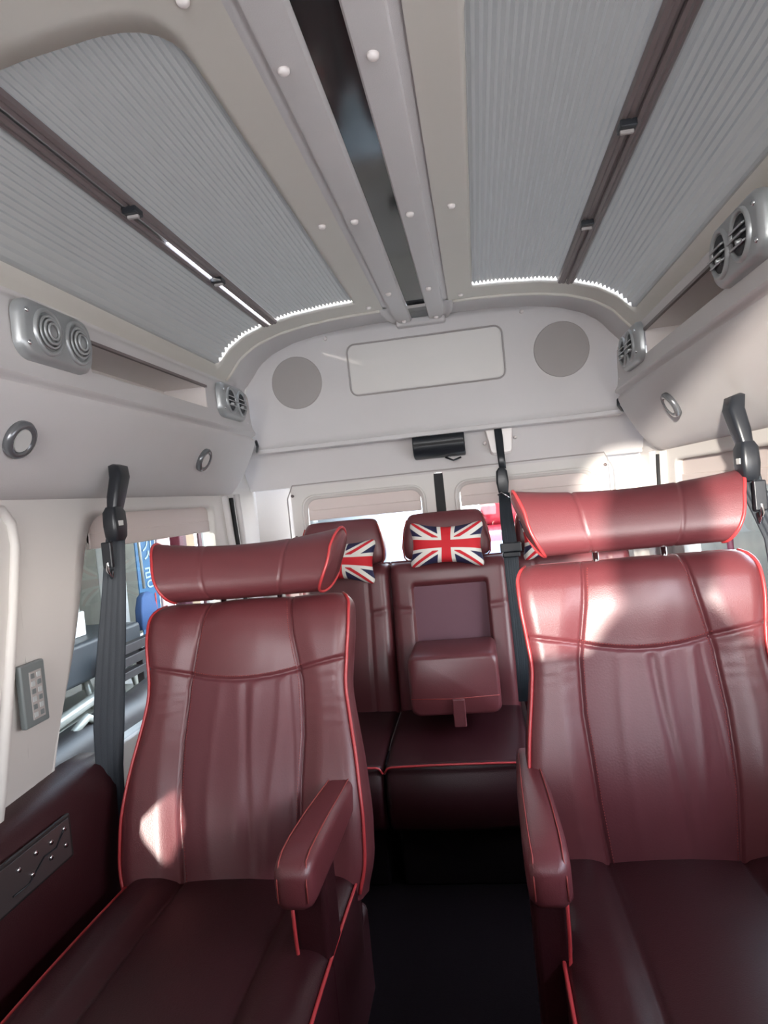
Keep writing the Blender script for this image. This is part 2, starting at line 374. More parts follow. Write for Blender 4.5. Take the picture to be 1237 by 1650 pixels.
# pillar soft moulding on the left (edge of the sliding door frame) and its groove
for s in (-1, 1):
    mb = MB()
    mb.tube([(s * 0.786, 1.05, 0.60), (s * 0.782, 1.085, 0.72), (s * 0.780, 1.125, 0.88), (s * 0.780, 1.165, 1.05), (s * 0.779, 1.190, 1.18), (s * 0.778, 1.185, 1.225), (s * 0.777, 1.16, 1.252), (s * 0.777, 1.10, 1.262), (s * 0.777, 0.2, 1.262)], 0.011, 10)
    tag(mb.build('trim_2' if s < 0 else 'trim_3', 'plastic'), kind='structure')
    # D pillar trim behind the window with dark seal
    mb = MB(); mb.tube([(s * 0.777, 2.30, 1.27), (s * 0.777, 2.34, 1.0), (s * 0.777, 2.37, 0.6)], 0.016, 8)
    mb.tube([(s * 0.765, 2.40, 1.275), (s * 0.765, 2.435, 1.0), (s * 0.765, 2.45, 0.6)], 0.012, 8)
    tag(mb.build('trim_6' if s < 0 else 'trim_7', 'liner'), kind='structure')
    mb = MB(); mb.tube([(s * 0.770, 2.352, 1.262), (s * 0.768, 2.385, 1.0), (s * 0.768, 2.40, 0.6)], 0.008, 6)
    tag(mb.build('trim_8' if s < 0 else 'trim_9', 'rubber'), kind='structure')
    # rear side window: glass
    mb = MB(); mb.grid(lambda u, v: Vector((s * 0.825, 1.20 + 1.04 * u, 0.60 + 0.68 * v)), 1, 1)
    g = mb.build('window_1' if s < 0 else 'window_2', 'glass', None, False); g['kind'] = 'structure'
    # half-drawn roller blind
    r = empty('roller_blind', (s * 0.80, 1.84, 1.20), label=('raised beige roller blind at the top of the left side window' if s < 0 else 'raised beige roller blind at the top of the right side window'), cat='blind', group='roller blinds')
    box('cloth', -0.004, 0.004, -0.37 if s < 0 else -0.5, 0.345, -0.036, 0.05, 'roller', r, 0.001)
    box('bottom_bar', -0.009, 0.006, -0.37 if s < 0 else -0.5, 0.345, -0.052, -0.012, 'roller', r, 0.004)
    # front closure: A pillars
    box('wall_pillar', s * 0.72 if s > 0 else -0.86, 0.86 if s > 0 else -0.72, -1.62, -1.52, 0, 1.9, 'plastic', None, 0.02)['kind'] = 'structure'
# front bulkhead under the windscreen (dashboard) and header above it
box('wall_dashboard', -0.86, 0.86, -1.62, -1.30, 0.0, 0.93, 'dgrey', None, 0.03)['kind'] = 'structure'
box('wall_windscreen_header', -0.86, 0.86, -1.62, -1.55, 1.79, 1.93, 'liner', None, 0.01)['kind'] = 'structure'

box('wall_light_blocker', -0.80, 0.80, 0.02, 0.07, 0.0, 1.0, 'carpet', None, 0.01)['kind'] = 'structure'  # unseen blocker below the camera, added to darken the lower cabin
# added seat shape, unseen behind the camera; it throws the shadow on the right captain seat
r = empty('shadow_seat', (-0.075, -0.58, 0.0), label='added black seat shape with a tall narrow headrest, unseen, casting a shadow', cat='seat')
mb = MB(); mb.loft([[Vector((px, py, z)) for px, py in rrect(a_, b_, 0.03, 5)] for z, a_, b_ in ((0.45, 0.20, 0.06), (0.9, 0.21, 0.06), (1.08, 0.16, 0.05), (1.16, 0.09, 0.045))]); mb.build('backrest', 'carpet', r)
mb = MB(); mb.loft([[Vector((px, py, z)) for px, py in rrect(a_, b_, 0.03, 5)] for z, a_, b_ in ((1.16, 0.075, 0.05), (1.22, 0.095, 0.055), (1.36, 0.10, 0.055), (1.45, 0.075, 0.05), (1.47, 0.04, 0.03))]); mb.build('headrest', 'carpet', r)
mb = MB(); mb.box(-0.2, 0.2, -0.45, 0.02, 0.0, 0.45); mb.build('seat_base', 'carpet', r, bevel=0.03)

# ------------------------------------------------------------------ overhead lockers along both sides
def locker(s):
    r = empty('overhead_locker', (s * 0.70, 1.0, 1.45), label=('left overhead locker with a long open slot between two vent panels' if s < 0 else 'right overhead locker with a long open slot between two vent panels'), cat='locker', group='overhead lockers')
    O = Vector(r.location)
    prof = [(0.700, 1.690), (0.706, 1.672), (0.700, 1.662), (0.682, 1.652), (0.668, 1.645), (0.661, 1.632), (0.659, 1.608), (0.657, 1.540), (0.653, 1.512), (0.6455, 1.500),
            (0.642, 1.492), (0.646, 1.486), (0.654, 1.484), (0.658, 1.478), (0.655, 1.470), (0.655, 1.462), (0.662, 1.440), (0.675, 1.412), (0.692, 1.380), (0.715, 1.340), (0.742, 1.303), (0.765, 1.280), (0.790, 1.268), (0.83, 1.264)]
    ys = [-1.5, -0.6, 0.2, 0.7, 1.0, 1.33, 1.345, 1.45, 1.6, 1.8, 1.935, 1.95, 2.1, 2.2, 2.3, 2.36, 2.385, 2.40]
    def pull(y):            # the end face curves back round the corner
        return 0.0 if y <= 2.30 else 0.035 * ((y - 2.30) / 0.10) ** 3
    vs = []; fs = []; n = len(prof)
    for y in ys:
        for x, z in prof: vs.append(Vector((s * (x + pull(y) * (1 if z > 1.47 else 0.5)), y, z)) - O)
    for j in range(len(ys) - 1):
        for i in range(n - 1):
            if i == 6 and 1.33 <= ys[j] and ys[j + 1] <= 1.95: continue
            fs.append((j * n + i, j * n + i + 1, (j + 1) * n + i + 1, (j + 1) * n + i))
    fs.append(tuple((len(ys) - 1) * n + i for i in range(n)) )
    mb = MB(); mb.add(vs, fs); mb.build('locker_shell', 'liner', r, sharp=50)
    # slot interior
    mb = MB(); X0, X1 = 0.658, 0.80
    def bx(xa, ya, za, xb, yb, zb): mb.box(*sorted((s * xa, s * xb)), ya, yb, za, zb, Matrix.Translation(-O))
    bx(X0 + .004, 1.32, 1.532, X1, 1.96, 1.540); bx(X0 + .004, 1.32, 1.608, X1, 1.96, 1.616); bx(X1, 1.32, 1.53, X1 + .006, 1.96, 1.617)
    bx(X0 + .004, 1.955, 1.53, X1, 1.962, 1.617); bx(X0 + .004, 1.318, 1.53, X1, 1.325, 1.617)
    mb.build('slot_lining', 'cap', r, False)
    mb = MB(); mb.box(*sorted((s * 0.655, s * 0.663)), 1.325, 1.955, 1.604, 1.611, Matrix.Translation(-O)); mb.build('slot_rim', 'rail', r, False)
    for y, z in ((2.285, 1.625), (2.30, 1.525)):
        mb = MB(); mb.disc(Vector((s * 0.659, y, z)) - O, 0.007, (-s, 0, 0), 0.004, 12, 0.004); mb.build('screw_cap', 'cap', r)
    # dark end seal under the corner
    mb = MB(); mb.tube([Vector(p) - O for p in ((s * 0.668, 2.405, 1.47), (s * 0.672, 2.43, 1.452), (s * 0.690, 2.47, 1.440), (s * 0.70, 2.50, 1.437))], 0.0055, 6); mb.build('corner_seal', 'black', r)
locker(-1); locker(1)

def vent_panel(s, yc, zc_, label, openv=True, L=0.225, tilt=0.0):
    # local: X along the van (towards the rear), Y up, Z inwards
    r = empty('air_vent', (0, 0, 0), label=label, cat='air vent', group='twin round air vents')
    X = Vector((0, 1, 0)); Z = Vector((-s, 0, 0)); Y = Vector((0, 0, 1))
    m4 = Matrix((X, Y, Z)).transposed().to_4x4()
    r.matrix_world = Matrix.Translation((s * 0.656, yc, zc_)) @ m4
    a, b = L / 2, 0.058
    mb = MB(); mb.loft([[Vector((x, y, z)) for x, y in rrect(a - i, b - i, 0.036 - i * .5, 6)] for z, i in ((0, 0), (0.012, 0.001), (0.020, 0.007), (0.022, 0.012))])
    mb.build('bezel', 'silver', r, sharp=40)
    for sx_ in (-1, 1):
        cx = sx_ * 0.047 + 0.008
        mb = MB(); n = 32
        pr = [(0.044, 0.020), (0.043, 0.027), (0.039, 0.029), (0.035, 0.024), (0.034, 0.016), (0.033, 0.008)]
        mb.loft([[Vector((cx + q * math.cos(2 * PI * k / n) * 0.98, q * math.sin(2 * PI * k / n) * 1.05, z)) for k in range(n)] for q, z in pr], False, False)
        ring = mb.build('vent_ring', 'silver', r)
        mb = MB(); mb.disc((cx, 0, 0.0225), 0.034, (0, 0, 1), 0.001, 28); mb.build('vent_throat', 'dgrey' if openv else 'silver', ring)
        if openv:
            for k, (yy, hz) in enumerate(((0.016, 0.013), (0.002, 0.017), (-0.013, 0.014))):
                hw = math.sqrt(0.033 ** 2 - yy ** 2)
                mb = MB(); mb.box(-hw, hw, -0.0018, 0.0018, 0.0, hz, Matrix.Translation((cx, yy, 0.020)) @ Matrix.Rotation(0.45, 4, 'X')); mb.build('vane', 'silver', ring, bevel=0.001)
            mb = MB(); mb.disc((cx, -0.012, 0.022), 0.007, (0, 0, 1), 0.010, 14, 0.004); mb.build('vane_hub', 'silver', ring, sharp=40)
        else:
            for q, zt in ((0.030, 0.028), (0.023, 0.032), (0.015, 0.035)):
                pts = [(cx + q * math.cos(t_), q * math.sin(t_), zt) for t_ in [2 * PI * k / 28 for k in range(28)]]
                mb = MB(); mb.tube(pts, 0.0028, 6, True); mb.build('vane', 'silver', ring)
            mb = MB(); mb.disc((cx, 0, 0.023), 0.026, (0, 0, 1), 0.011, 24, 0.012); mb.build('vane_hub', 'silver', ring, sharp=40)
    for x, y in ((-a + .018, 0.030), (-a + .018, -0.030)):
        mb = MB(); mb.disc((x, y, 0.020), 0.006, (0, 0, 1), 0.004, 14, 0.004); mb.build('screw_cap', 'chrome', r)
vent_panel(-1, 1.197, 1.582, 'closed silver twin air vent on the left locker nearest the camera', False)
vent_panel(-1, 2.135, 1.580, 'small silver twin air vent at the far end of the left locker', True)
vent_panel(1, 1.243, 1.590, 'large silver twin air vent on the right locker, cut by the photo edge', True)
vent_panel(1, 2.06, 1.580, 'small silver twin air vent at the far end of the right locker', True)

def puck(s, y, label):
    z = 1.379; nrm = Vector((-s * 0.80, 0, -0.42)).normalized()
    r = empty('reading_light', (s * 0.6885, y, z), label=label, cat='light', group='round reading lights')
    X = Vector((0, 1, 0)); Y = nrm.cross(X).normalized(); r.matrix_world = Matrix.Translation(Vector(r.location)) @ Matrix((X, Y, nrm)).transposed().to_4x4()
    n = 32; mb = MB()
    mb.loft([[Vector((q * math.cos(2 * PI * k / n), q * math.sin(2 * PI * k / n), z_)) for k in range(n)] for q, z_ in ((0.037, -0.006), (0.038, 0.004), (0.034, 0.010), (0.026, 0.010), (0.023, 0.006))], True, False)
    mb.build('rim', 'rimgrey', r)
    mb = MB(); mb.disc((0, 0, 0.002), 0.025, (0, 0, 1), 0.006, 28, 0.022); mb.build('lens', 'lens', r, sharp=40)
puck(-1, 1.118, 'round silver reading light on the left panel by the closed vent')
puck(-1, 1.95, 'small round reading light on the left panel further back')
puck(1, 1.866, 'round reading light on the right panel')

# ------------------------------------------------------------------ ceiling console with mirror strip
r = empty('ceiling_console', (0, 1.0, 1.84), label='long cream ceiling console with a dark mirror strip down its middle', cat='console')
O = Vector(r.location)
Y0c, Y1c = -1.4, 2.50
def crow(y):
    k = 1 - 0.10 * sm(2.3, 2.5, y)
    return k
for s in (-1, 1):
    prof = [(0.030, 1.872), (0.032, 1.852), (0.036, 1.846), (0.084, 1.843), (0.090, 1.845), (0.093, 1.853), (0.112, 1.856), (0.118, 1.852), (0.128, 1.851), (0.132, 1.858)]
    mb = MB(); rings = []
    for y in (Y0c, 0.5, 1.2, 2.0, 2.30, 2.38, 2.44, 2.463):
        sh = 1 - (0.0 if y < 2.3 else 0.25 * ((y - 2.3) / .163) ** 2)
        rings.append([Vector((s * (x * sh if x > .04 else x), y, z)) - O for x, z in prof])
    mb.loft(rings, False, False, False); mb.build('side_rail', 'liner', r, sharp=50)
mb = MB(); mb.box(-0.092, 0.092, 2.425, 2.468, 1.832, 1.866, Matrix.Translation(-O)); mb.build('end_cap', 'liner', r, bevel=0.010)
mb = MB(); mb.grid(lambda u, v: Vector((-0.031 + 0.062 * u, Y0c + 3.83 * v, 1.858)) - O, 1, 1); mb.build('mirror_strip', 'mirror', r, False)
for x, y in ((0.060, 0.955), (-0.073, 0.950), (-0.071, 1.496), (0.057, 1.504), (-0.069, 2.056), (0.058, 2.059), (-0.06, 2.40), (0.06, 2.40)):
    mb = MB(); n = 16
    mb.loft([[Vector((x + q * math.cos(2 * PI * k / n), y + q * math.sin(2 * PI * k / n), z)) - O for k in range(n)] for q, z in ((0.0095, 1.845), (0.009, 1.840), (0.006, 1.837), (0.002, 1.836))]); mb.build('screw_cap', 'cap', r)
for x, y in ((-0.150, 1.507), (0.152, 1.508), (0.156, 2.19), (-0.155, 2.19), (-0.157, 0.796), (0.16, 0.80)):
    mb = MB(); n = 16
    mb.loft([[Vector((x + q * math.cos(2 * PI * k / n), y + q * math.sin(2 * PI * k / n), z)) - O for k in range(n)] for q, z in ((0.009, 1.851), (0.0085, 1.846), (0.006, 1.843), (0.002, 1.842))]); mb.build('screw_cap', 'cap', r)

# ------------------------------------------------------------------ pleated roof blinds
def roof_blind(s, x0, x1, outer, label):
    r = empty('pleated_blind', (s * (x0 + x1) / 2, 1.5, zc((x0 + x1) / 2)), label=label, cat='roof blind', group='pleated roof blinds')
    O = Vector(r.location); pitch = 0.0118; n = int((x1 - x0) / pitch) * 2
    vs = []; fs = []; Ys = [0.80, 1.2, 1.6, 2.0, 2.10]
    for i in range(n + 1):
        x = x0 + (x1 - x0) * i / n; up = i % 2
        for y in Ys + [2.129 if not up else 2.112]:
            wob = 0.0006 * math.sin(37 * x + 11 * y)
            vs.append(Vector((s * x, y, zc(x) + 0.008 + (0.0042 if up else 0) + wob)) - O)
    m_ = len(Ys) + 1
    for i in range(n):
        for j in range(m_ - 1): fs.append((i * m_ + j, i * m_ + j + 1, (i + 1) * m_ + j + 1, (i + 1) * m_ + j))
    mesh('pleated_cloth', vs, fs, 'shade', r, False)
    # the dark draw rail along the meeting edge
    xr = x1 if not outer else x0; d = -1 if not outer else 1
    mb = MB(); pr = [(0, 0.000), (0, -0.006), (0.006, -0.009), (0.012, -0.006), (0.016, -0.008), (0.022, -0.005), (0.024, 0.004)]
    mb.loft([[Vector((s * (xr + d * (px - 0.012)), y, zc(xr) + 0.004 + pz)) - O for px, pz in pr] for y in (0.755, 2.128)])
    rl = mb.build('draw_rail', 'rail', r, sharp=30)
    if outer:      # cover strip behind the meeting rails; on the left it stops short and daylight shows through
        mb = MB(); mb.box(xr - 0.022, xr + 0.012, 0.755, 2.128 if s > 0 else 1.42, zc(xr) + 0.013, zc(xr) + 0.016)
        mb.v = [Vector((s * v.x, v.y, v.z)) - O for v in mb.v]; mb.build('cover_strip', 'rail', rl, False)
    if not outer:
        for y in (1.225, 1.655):
            mb = MB(); mb.box(xr - 0.014, xr + 0.016, y - 0.016, y + 0.016, zc(xr) - 0.016, zc(xr) - 0.002)
            mb.v = [Vector((s * v.x, v.y, v.z)) - O for v in mb.v]; mb.build('latch', 'black', rl, bevel=0.003)
            mb = MB(); mb.box(xr - 0.012, xr + 0.012, y - 0.004, y + 0.004, zc(xr) - 0.022, zc(xr) - 0.014)
            mb.v = [Vector((s * v.x, v.y, v.z)) - O for v in mb.v]; mb.build('latch_lip', 'greypl', rl, bevel=0.002)
for s, side in ((-1, 'left'), (1, 'right')):
    roof_blind(s, 0.190, 0.470, False, 'grey pleated blind in the %s roof window, half nearer the console' % side)
    gap = 0.0035 if s < 0 else 0.001
    roof_blind(s, 0.496 + gap, 0.686, True, 'grey pleated blind in the %s roof window, half nearer the side locker' % side)

# ------------------------------------------------------------------ rear doors
def rear_door(s, name, x0, x1):
    mb = MB(); Y = 2.605
    xa, xb = (x0, x1)
    def L(x, z): return Vector((x, Y + 0.02 * (1.28 - z), z))
    hole = [(xa + 0.062, 0.70), (xb - 0.062, 0.70), (xb - 0.062, 1.228), (xa + 0.062, 1.228)]
    inner = plate_with_hole(mb, hole, [(xa, 0.0), (xb, 0.0), (xb, 1.286), (xa, 1.286)], L, 4, 10, [0.05] * 4)
    mb.loft([[L(x, z) + Vector((0, d, 0)) for x, z in inner] for d in (0, 0.03)], False, False)
    o = mb.build(name, 'plastic', None); tag(o, kind='structure'); md = o.modifiers.new('w', 'WELD'); md.merge_threshold = 0.0004
    mb = MB(); mb.tube([L(x, z) + Vector((0, -0.003, 0)) for x, z in rpoly([(hole[0][0] - .014, .69), (hole[1][0] + .014, .69), (hole[2][0] + .014, 1.243), (hole[3][0] - .014, 1.243)], [0.06] * 4, 6)], 0.006, 6, True)
    mb.build('window_frame', 'plastic', o)
    mb = MB(); mb.grid(lambda u, v: Vector((xa + 0.05 + (xb - xa - 0.10) * u, Y + 0.04, 0.68 + 0.57 * v)), 1, 1); mb.build('window_pane', 'glass', o, False)
    mb = MB()
    for q in (((xa if s < 0 else xb), -1),):
        for z in (0.95, 1.08, 1.25): mb.disc((q[0] + s * -0.010, Y - 0.004, z), 0.006, (0, -1, 0), 0.006, 10)
    mb.build('door_bolt', 'rail', o)
    hx = 0.5 * (xa + xb); hwid = (xb - xa) / 2 - 0.066
    rb = empty('roller_blind', (hx, Y + 0.02, 1.19), label='raised pinkish roller blind in the %s rear door window' % ('left' if s < 0 else 'right'), cat='blind', group='roller blinds')
    box('cloth', -hwid, hwid, -0.003, 0.003, -0.03, 0.045, 'roller', rb, 0.001)
    box('bottom_bar', -hwid, hwid, -0.008, 0.004, -0.048, -0.006, 'roller', rb, 0.004)
rear_door(-1, 'door_1', -0.612, -0.014); rear_door(1, 'door_2', 0.014, 0.650)
mb = MB(); mb.box(-0.019, 0.019, 2.604, 2.640, 0.0, 1.284); tag(mb.build('trim_10', 'rubber', None, bevel=0.003), kind='structure')
mb = MB(); mb.tube([(-0.625, 2.60, 0.4), (-0.625, 2.60, 1.24), (-0.60, 2.598, 1.292), (0.64, 2.598, 1.297), (0.664, 2.60, 1.24), (0.664, 2.60, 0.4)], 0.003, 6)
tag(mb.build('trim_11', 'greypl'), kind='structure')
# brake lamp housing
r = empty('brake_lamp', (0.018, 2.56, 1.395), label='black rounded brake lamp housing above the rear door gap', cat='lamp')
mb = MB(); n = 18
pr = [(0.0, 0.050), (-0.03, 0.048), (-0.052, 0.034), (-0.060, 0.010), (-0.058, -0.018), (-0.044, -0.042), (-0.02, -0.052), (0.02, -0.054), (0.03, 0.05)]
mb.loft([[Vector((x, y, z)) for y, z in pr] for x in (-0.100, 0.100)]); mb.build('housing', 'black', r, bevel=0.006)
mb = MB(); mb.box(-0.098, 0.098, -0.061, -0.050, -0.006, 0.004); mb.build('housing_seam', 'rubber', r, bevel=0.001)
mb = MB(); mb.tube([(0.02, 0.0, -0.055), (0.05, -0.01, -0.070), (0.08, 0, -0.060)], 0.004, 6); mb.build('cable', 'black', r)

# ------------------------------------------------------------------ seats
def gs(d, wd): return math.exp(-(d / wd) ** 2)
LB = 0.63
def half_w(v):
    return interp([(0, 0.250), (0.10, 0.268), (0.25, 0.268), (0.42, 0.256), (0.55, 0.242), (0.66, 0.232), (0.76, 0.238), (0.86, 0.245), (1.0, 0.245)], v)
def wsm(v): return (half_w(v - .03) + half_w(v) + half_w(v + .03)) / 3
def seam_x(v): return interp([(0, 0.118), (0.25, 0.132), (0.5, 0.138), (0.68, 0.132), (0.85, 0.112), (1, 0.100)], v)
def cross_v(x): return 0.695 + 1.7 * x * x if abs(x) < 0.13 else 0.7237 + 0.30 * (abs(x) - 0.13)
TH = 0.10
def back_pt(sx_, v):
    """sx_ in -1..1 across the front face, v 0..1 up; returns local (x, n, t)"""
    W = wsm(v); e = 0.0
    if v > 0.93: W -= 0.035 * (1 - math.sqrt(max(0, 1 - ((v - 0.93) / 0.07) ** 2)))
    x = W * sx_; a = abs(sx_)
    if a > 0.86: e -= 0.030 * (1 - math.sqrt(max(0, 1 - ((a - 0.86) / 0.14) ** 2)))
    if v > 0.90: e -= 0.055 * (1 - math.sqrt(max(0, 1 - ((v - 0.90) / 0.10) ** 2)))
    sxv = seam_x(v); ax = abs(x)
    h = 0.018 * sm(sxv - 0.01, sxv + 0.05, ax) * (1 - 0.5 * v)              # raised bolsters
    h += 0.016 * (1 - (ax / max(sxv, .01)) ** 2) * (1 if ax < sxv else 0)     # crowned centre
    h += 0.020 * gs(v - 0.30, 0.22) + 0.012 * gs(v - 0.85, 0.12)
    h -= 0.0075 * gs(ax - sxv, 0.0034)
    cv = cross_v(x); h -= 0.0060 * gs((v - cv) * LB, 0.0033)
    if ax < sxv and v < cv:                                             # soft vertical folds in the centre panel
        k = sm(0, 0.2, v) * sm(0, 0.03, cv - v) * sm(0, 0.02, sxv - ax)
        for c_, a_, w_ in ((-0.055, 0.0016, 0.012), (0.018, -0.0034, 0.010), (0.036, 0.0022, 0.012), (0.075, 0.0024, 0.010), (-0.01, 0.0014, 0.018), (0.108, -0.0022, 0.006)):
            h += k * a_ * gs(x - c_ - 0.012 * math.sin(5 * v + c_ * 60), w_)
        h += k * 0.0007 * noise.noise(Vector((x * 14, v * 4, 3)))
    if ax > sxv and v < cv: h += 0.0011 * noise.noise(Vector((x * 20, v * 40, 8))) * sm(0.45, 0.68, v)
    if ax < sxv and v > cv: h += 0.0006 * noise.noise(Vector((x * 30, v * 8, 5)))
    return x, h + e, v * LB
def ramp_matrix(th):
    # local frame of a reclined back: X across, Y = normal towards the sitter, Z up the back
    t_ = Vector((0, math.sin(th), math.cos(th))); n_ = Vector((0, -math.cos(th), math.sin(th)))
    return Matrix((Vector((1, 0, 0)), n_, t_)).transposed().to_4x4()
def make_backrest(root, base, th):
    NU, NVv = 190, 190
    vs = []; rows = []
    for j in range(NVv + 1):
        v = j / NVv; row = []
        ptsf = [back_pt(-1 + 2 * i / NU, v) for i in range(NU + 1)]
        L_, R_ = ptsf[0], ptsf[-1]; bk = -TH * (1 - 0.25 * v)
        left = [(L_[0] + (0.012 if k == 4 else 0.0), L_[1] + (bk - L_[1]) * k / 4, L_[2]) for k in (4, 3, 2, 1)]
        right = [(R_[0] - (0.012 if k == 4 else 0.0), R_[1] + (bk - R_[1]) * k / 4, R_[2]) for k in (1, 2, 3, 4)]
        rows.append([Vector(p) for p in left + ptsf + right])
    mb = MB(); mb.loft(rows, False, False, False)
    n = len(rows[0])
    top = rows[-1]; mb.add([v for v in top], [tuple(range(n))]); back = [r_[0] for r_ in rows] + [r_[-1] for r_ in reversed(rows)]
    mb.add(back, [tuple(range(len(back)))])
    me_o = mb.build('backrest', ['leather', 'perf'], root)
    # perforated centre panel below the curved seam
    for p in me_o.data.polygons:
        c = p.center; v = c.z / LB
        if c.y > -0.02 and abs(c.x) < seam_x(v) and v < cross_v(c.x): p.material_index = 1
    md = me_o.modifiers.new('w', 'WELD'); md.merge_threshold = 0.0002
    me_o.matrix_local = Matrix.Translation(base) @ ramp_matrix(th)
    for s in (-1, 1):
        mb = MB(); pts = []
        for k in range(60):
            v = 0.02 + 0.975 * k / 59; x, h, z = back_pt(s * 0.975, v); pts.append((x + s * 0.003, h + 0.001, z))
        mb.tube(pts, 0.0036, 8); mb.build('piping', 'pipe', me_o)
    mb = MB()
    for s in (-1, 1):
        for off in (0.007,):
            v = 0.05
            while v < 0.97:
                p = []
                for dv in (0, 0.0045):
                    xx = s * (seam_x(v + dv) - off); x, h, z = back_pt(xx / wsm(v + dv), v + dv); p.append((x, h + 0.0004, z))
                mb.tube(p, 0.0007, 4); v += 0.0085
    xx = -0.13
    while xx < 0.13:
        p = []
        for dx in (0, 0.003):
            v = cross_v(xx + dx) + 0.012; x, h, z = back_pt((xx + dx) / wsm(v), v); p.append((x, h + 0.0004, z))
        mb.tube(p, 0.0007, 4); xx += 0.0055
    mb.build('stitching', 'stitch', me_o)
    return me_o
def make_headrest(root, base, th, wt=0.232, wb=0.178, hh=0.066):
    mb = MB(); NU = 120; n = 36; rings = []
    for i in range(NU + 1):
        q = -1 + 2 * i / NU; ring = []
        for k in range(n):
            a = 2 * PI * k / n; yy = math.cos(a); zz = math.sin(a)
            half = wb + (wt - wb) * (zz * 0.5 + 0.5) ** 0.75
            th_ = 0.052 * (1.0 + 0.12 * q * q)
            zt = hh * (1 + 0.10 * q * q * max(0, zz))
            r_ = 1.0 - 0.045 * gs(abs(q) - 0.47, 0.014)
            y = math.copysign(abs(yy) ** 0.85, yy) * th_ * r_ + 0.010 * q * q
            z = math.copysign(abs(zz) ** 0.80, zz) * zt * r_ + 0.010 * q * q * (zz > 0)
            y -= 0.012 * zz
            ring.append(Vector((q * half, y, z)))
        rings.append(ring)
    mb.loft(rings, False, False)
    for rg, s in ((rings[0], -1), (rings[-1], 1)):
        inner = [Vector((v.x + s * 0.006, v.y * 0.8, v.z * 0.8)) for v in rg]; mb.loft([rg, inner], False, True)
    o = mb.build('headrest', 'leather', root); md = o.modifiers.new('w', 'WELD'); md.merge_threshold = 0.0002
    o.matrix_local = Matrix.Translation(base) @ ramp_matrix(th)
    for rg in (rings[0], rings[-1]):
        mb = MB(); mb.tube([v * 1.004 for v in rg], 0.0034, 8, True); mb.build('piping', 'pipe', o)
    for s in (-1, 1):
        mb = MB(); mb.tube([(s * 0.07, -0.02, -0.05), (s * 0.07, -0.02, -0.13)], 0.007, 8); mb.build('headrest_post', 'chrome', o)
    return o
def cushion_pt(u, w):          # u -1..1 across, w 0 (front) .. 1 (rear); returns x, y(0..D), z
    D = 0.72; W = 0.246 - 0.02 * sm(0.85, 1, w) - 0.02 * sm(0.12, 0.0, w); x = u * W; ax = abs(x); a = abs(u)
    z = 0.0 - 0.035 * (1 - math.sqrt(max(0, 1 - ((a - 0.80) / 0.20) ** 2))) if a > 0.80 else 0.0
    if w < 0.14: z -= 0.07 * (1 - math.sqrt(max(0, 1 - ((0.14 - w) / 0.14) ** 2)))
    z += 0.018 * sm(0.115, 0.17, ax) - 0.006 * gs(ax - 0.125, 0.005) + 0.014 * (1 - min(1, ax / 0.125) ** 2)
    z += 0.012 * math.sin(PI * w)
    return x, w * D, z
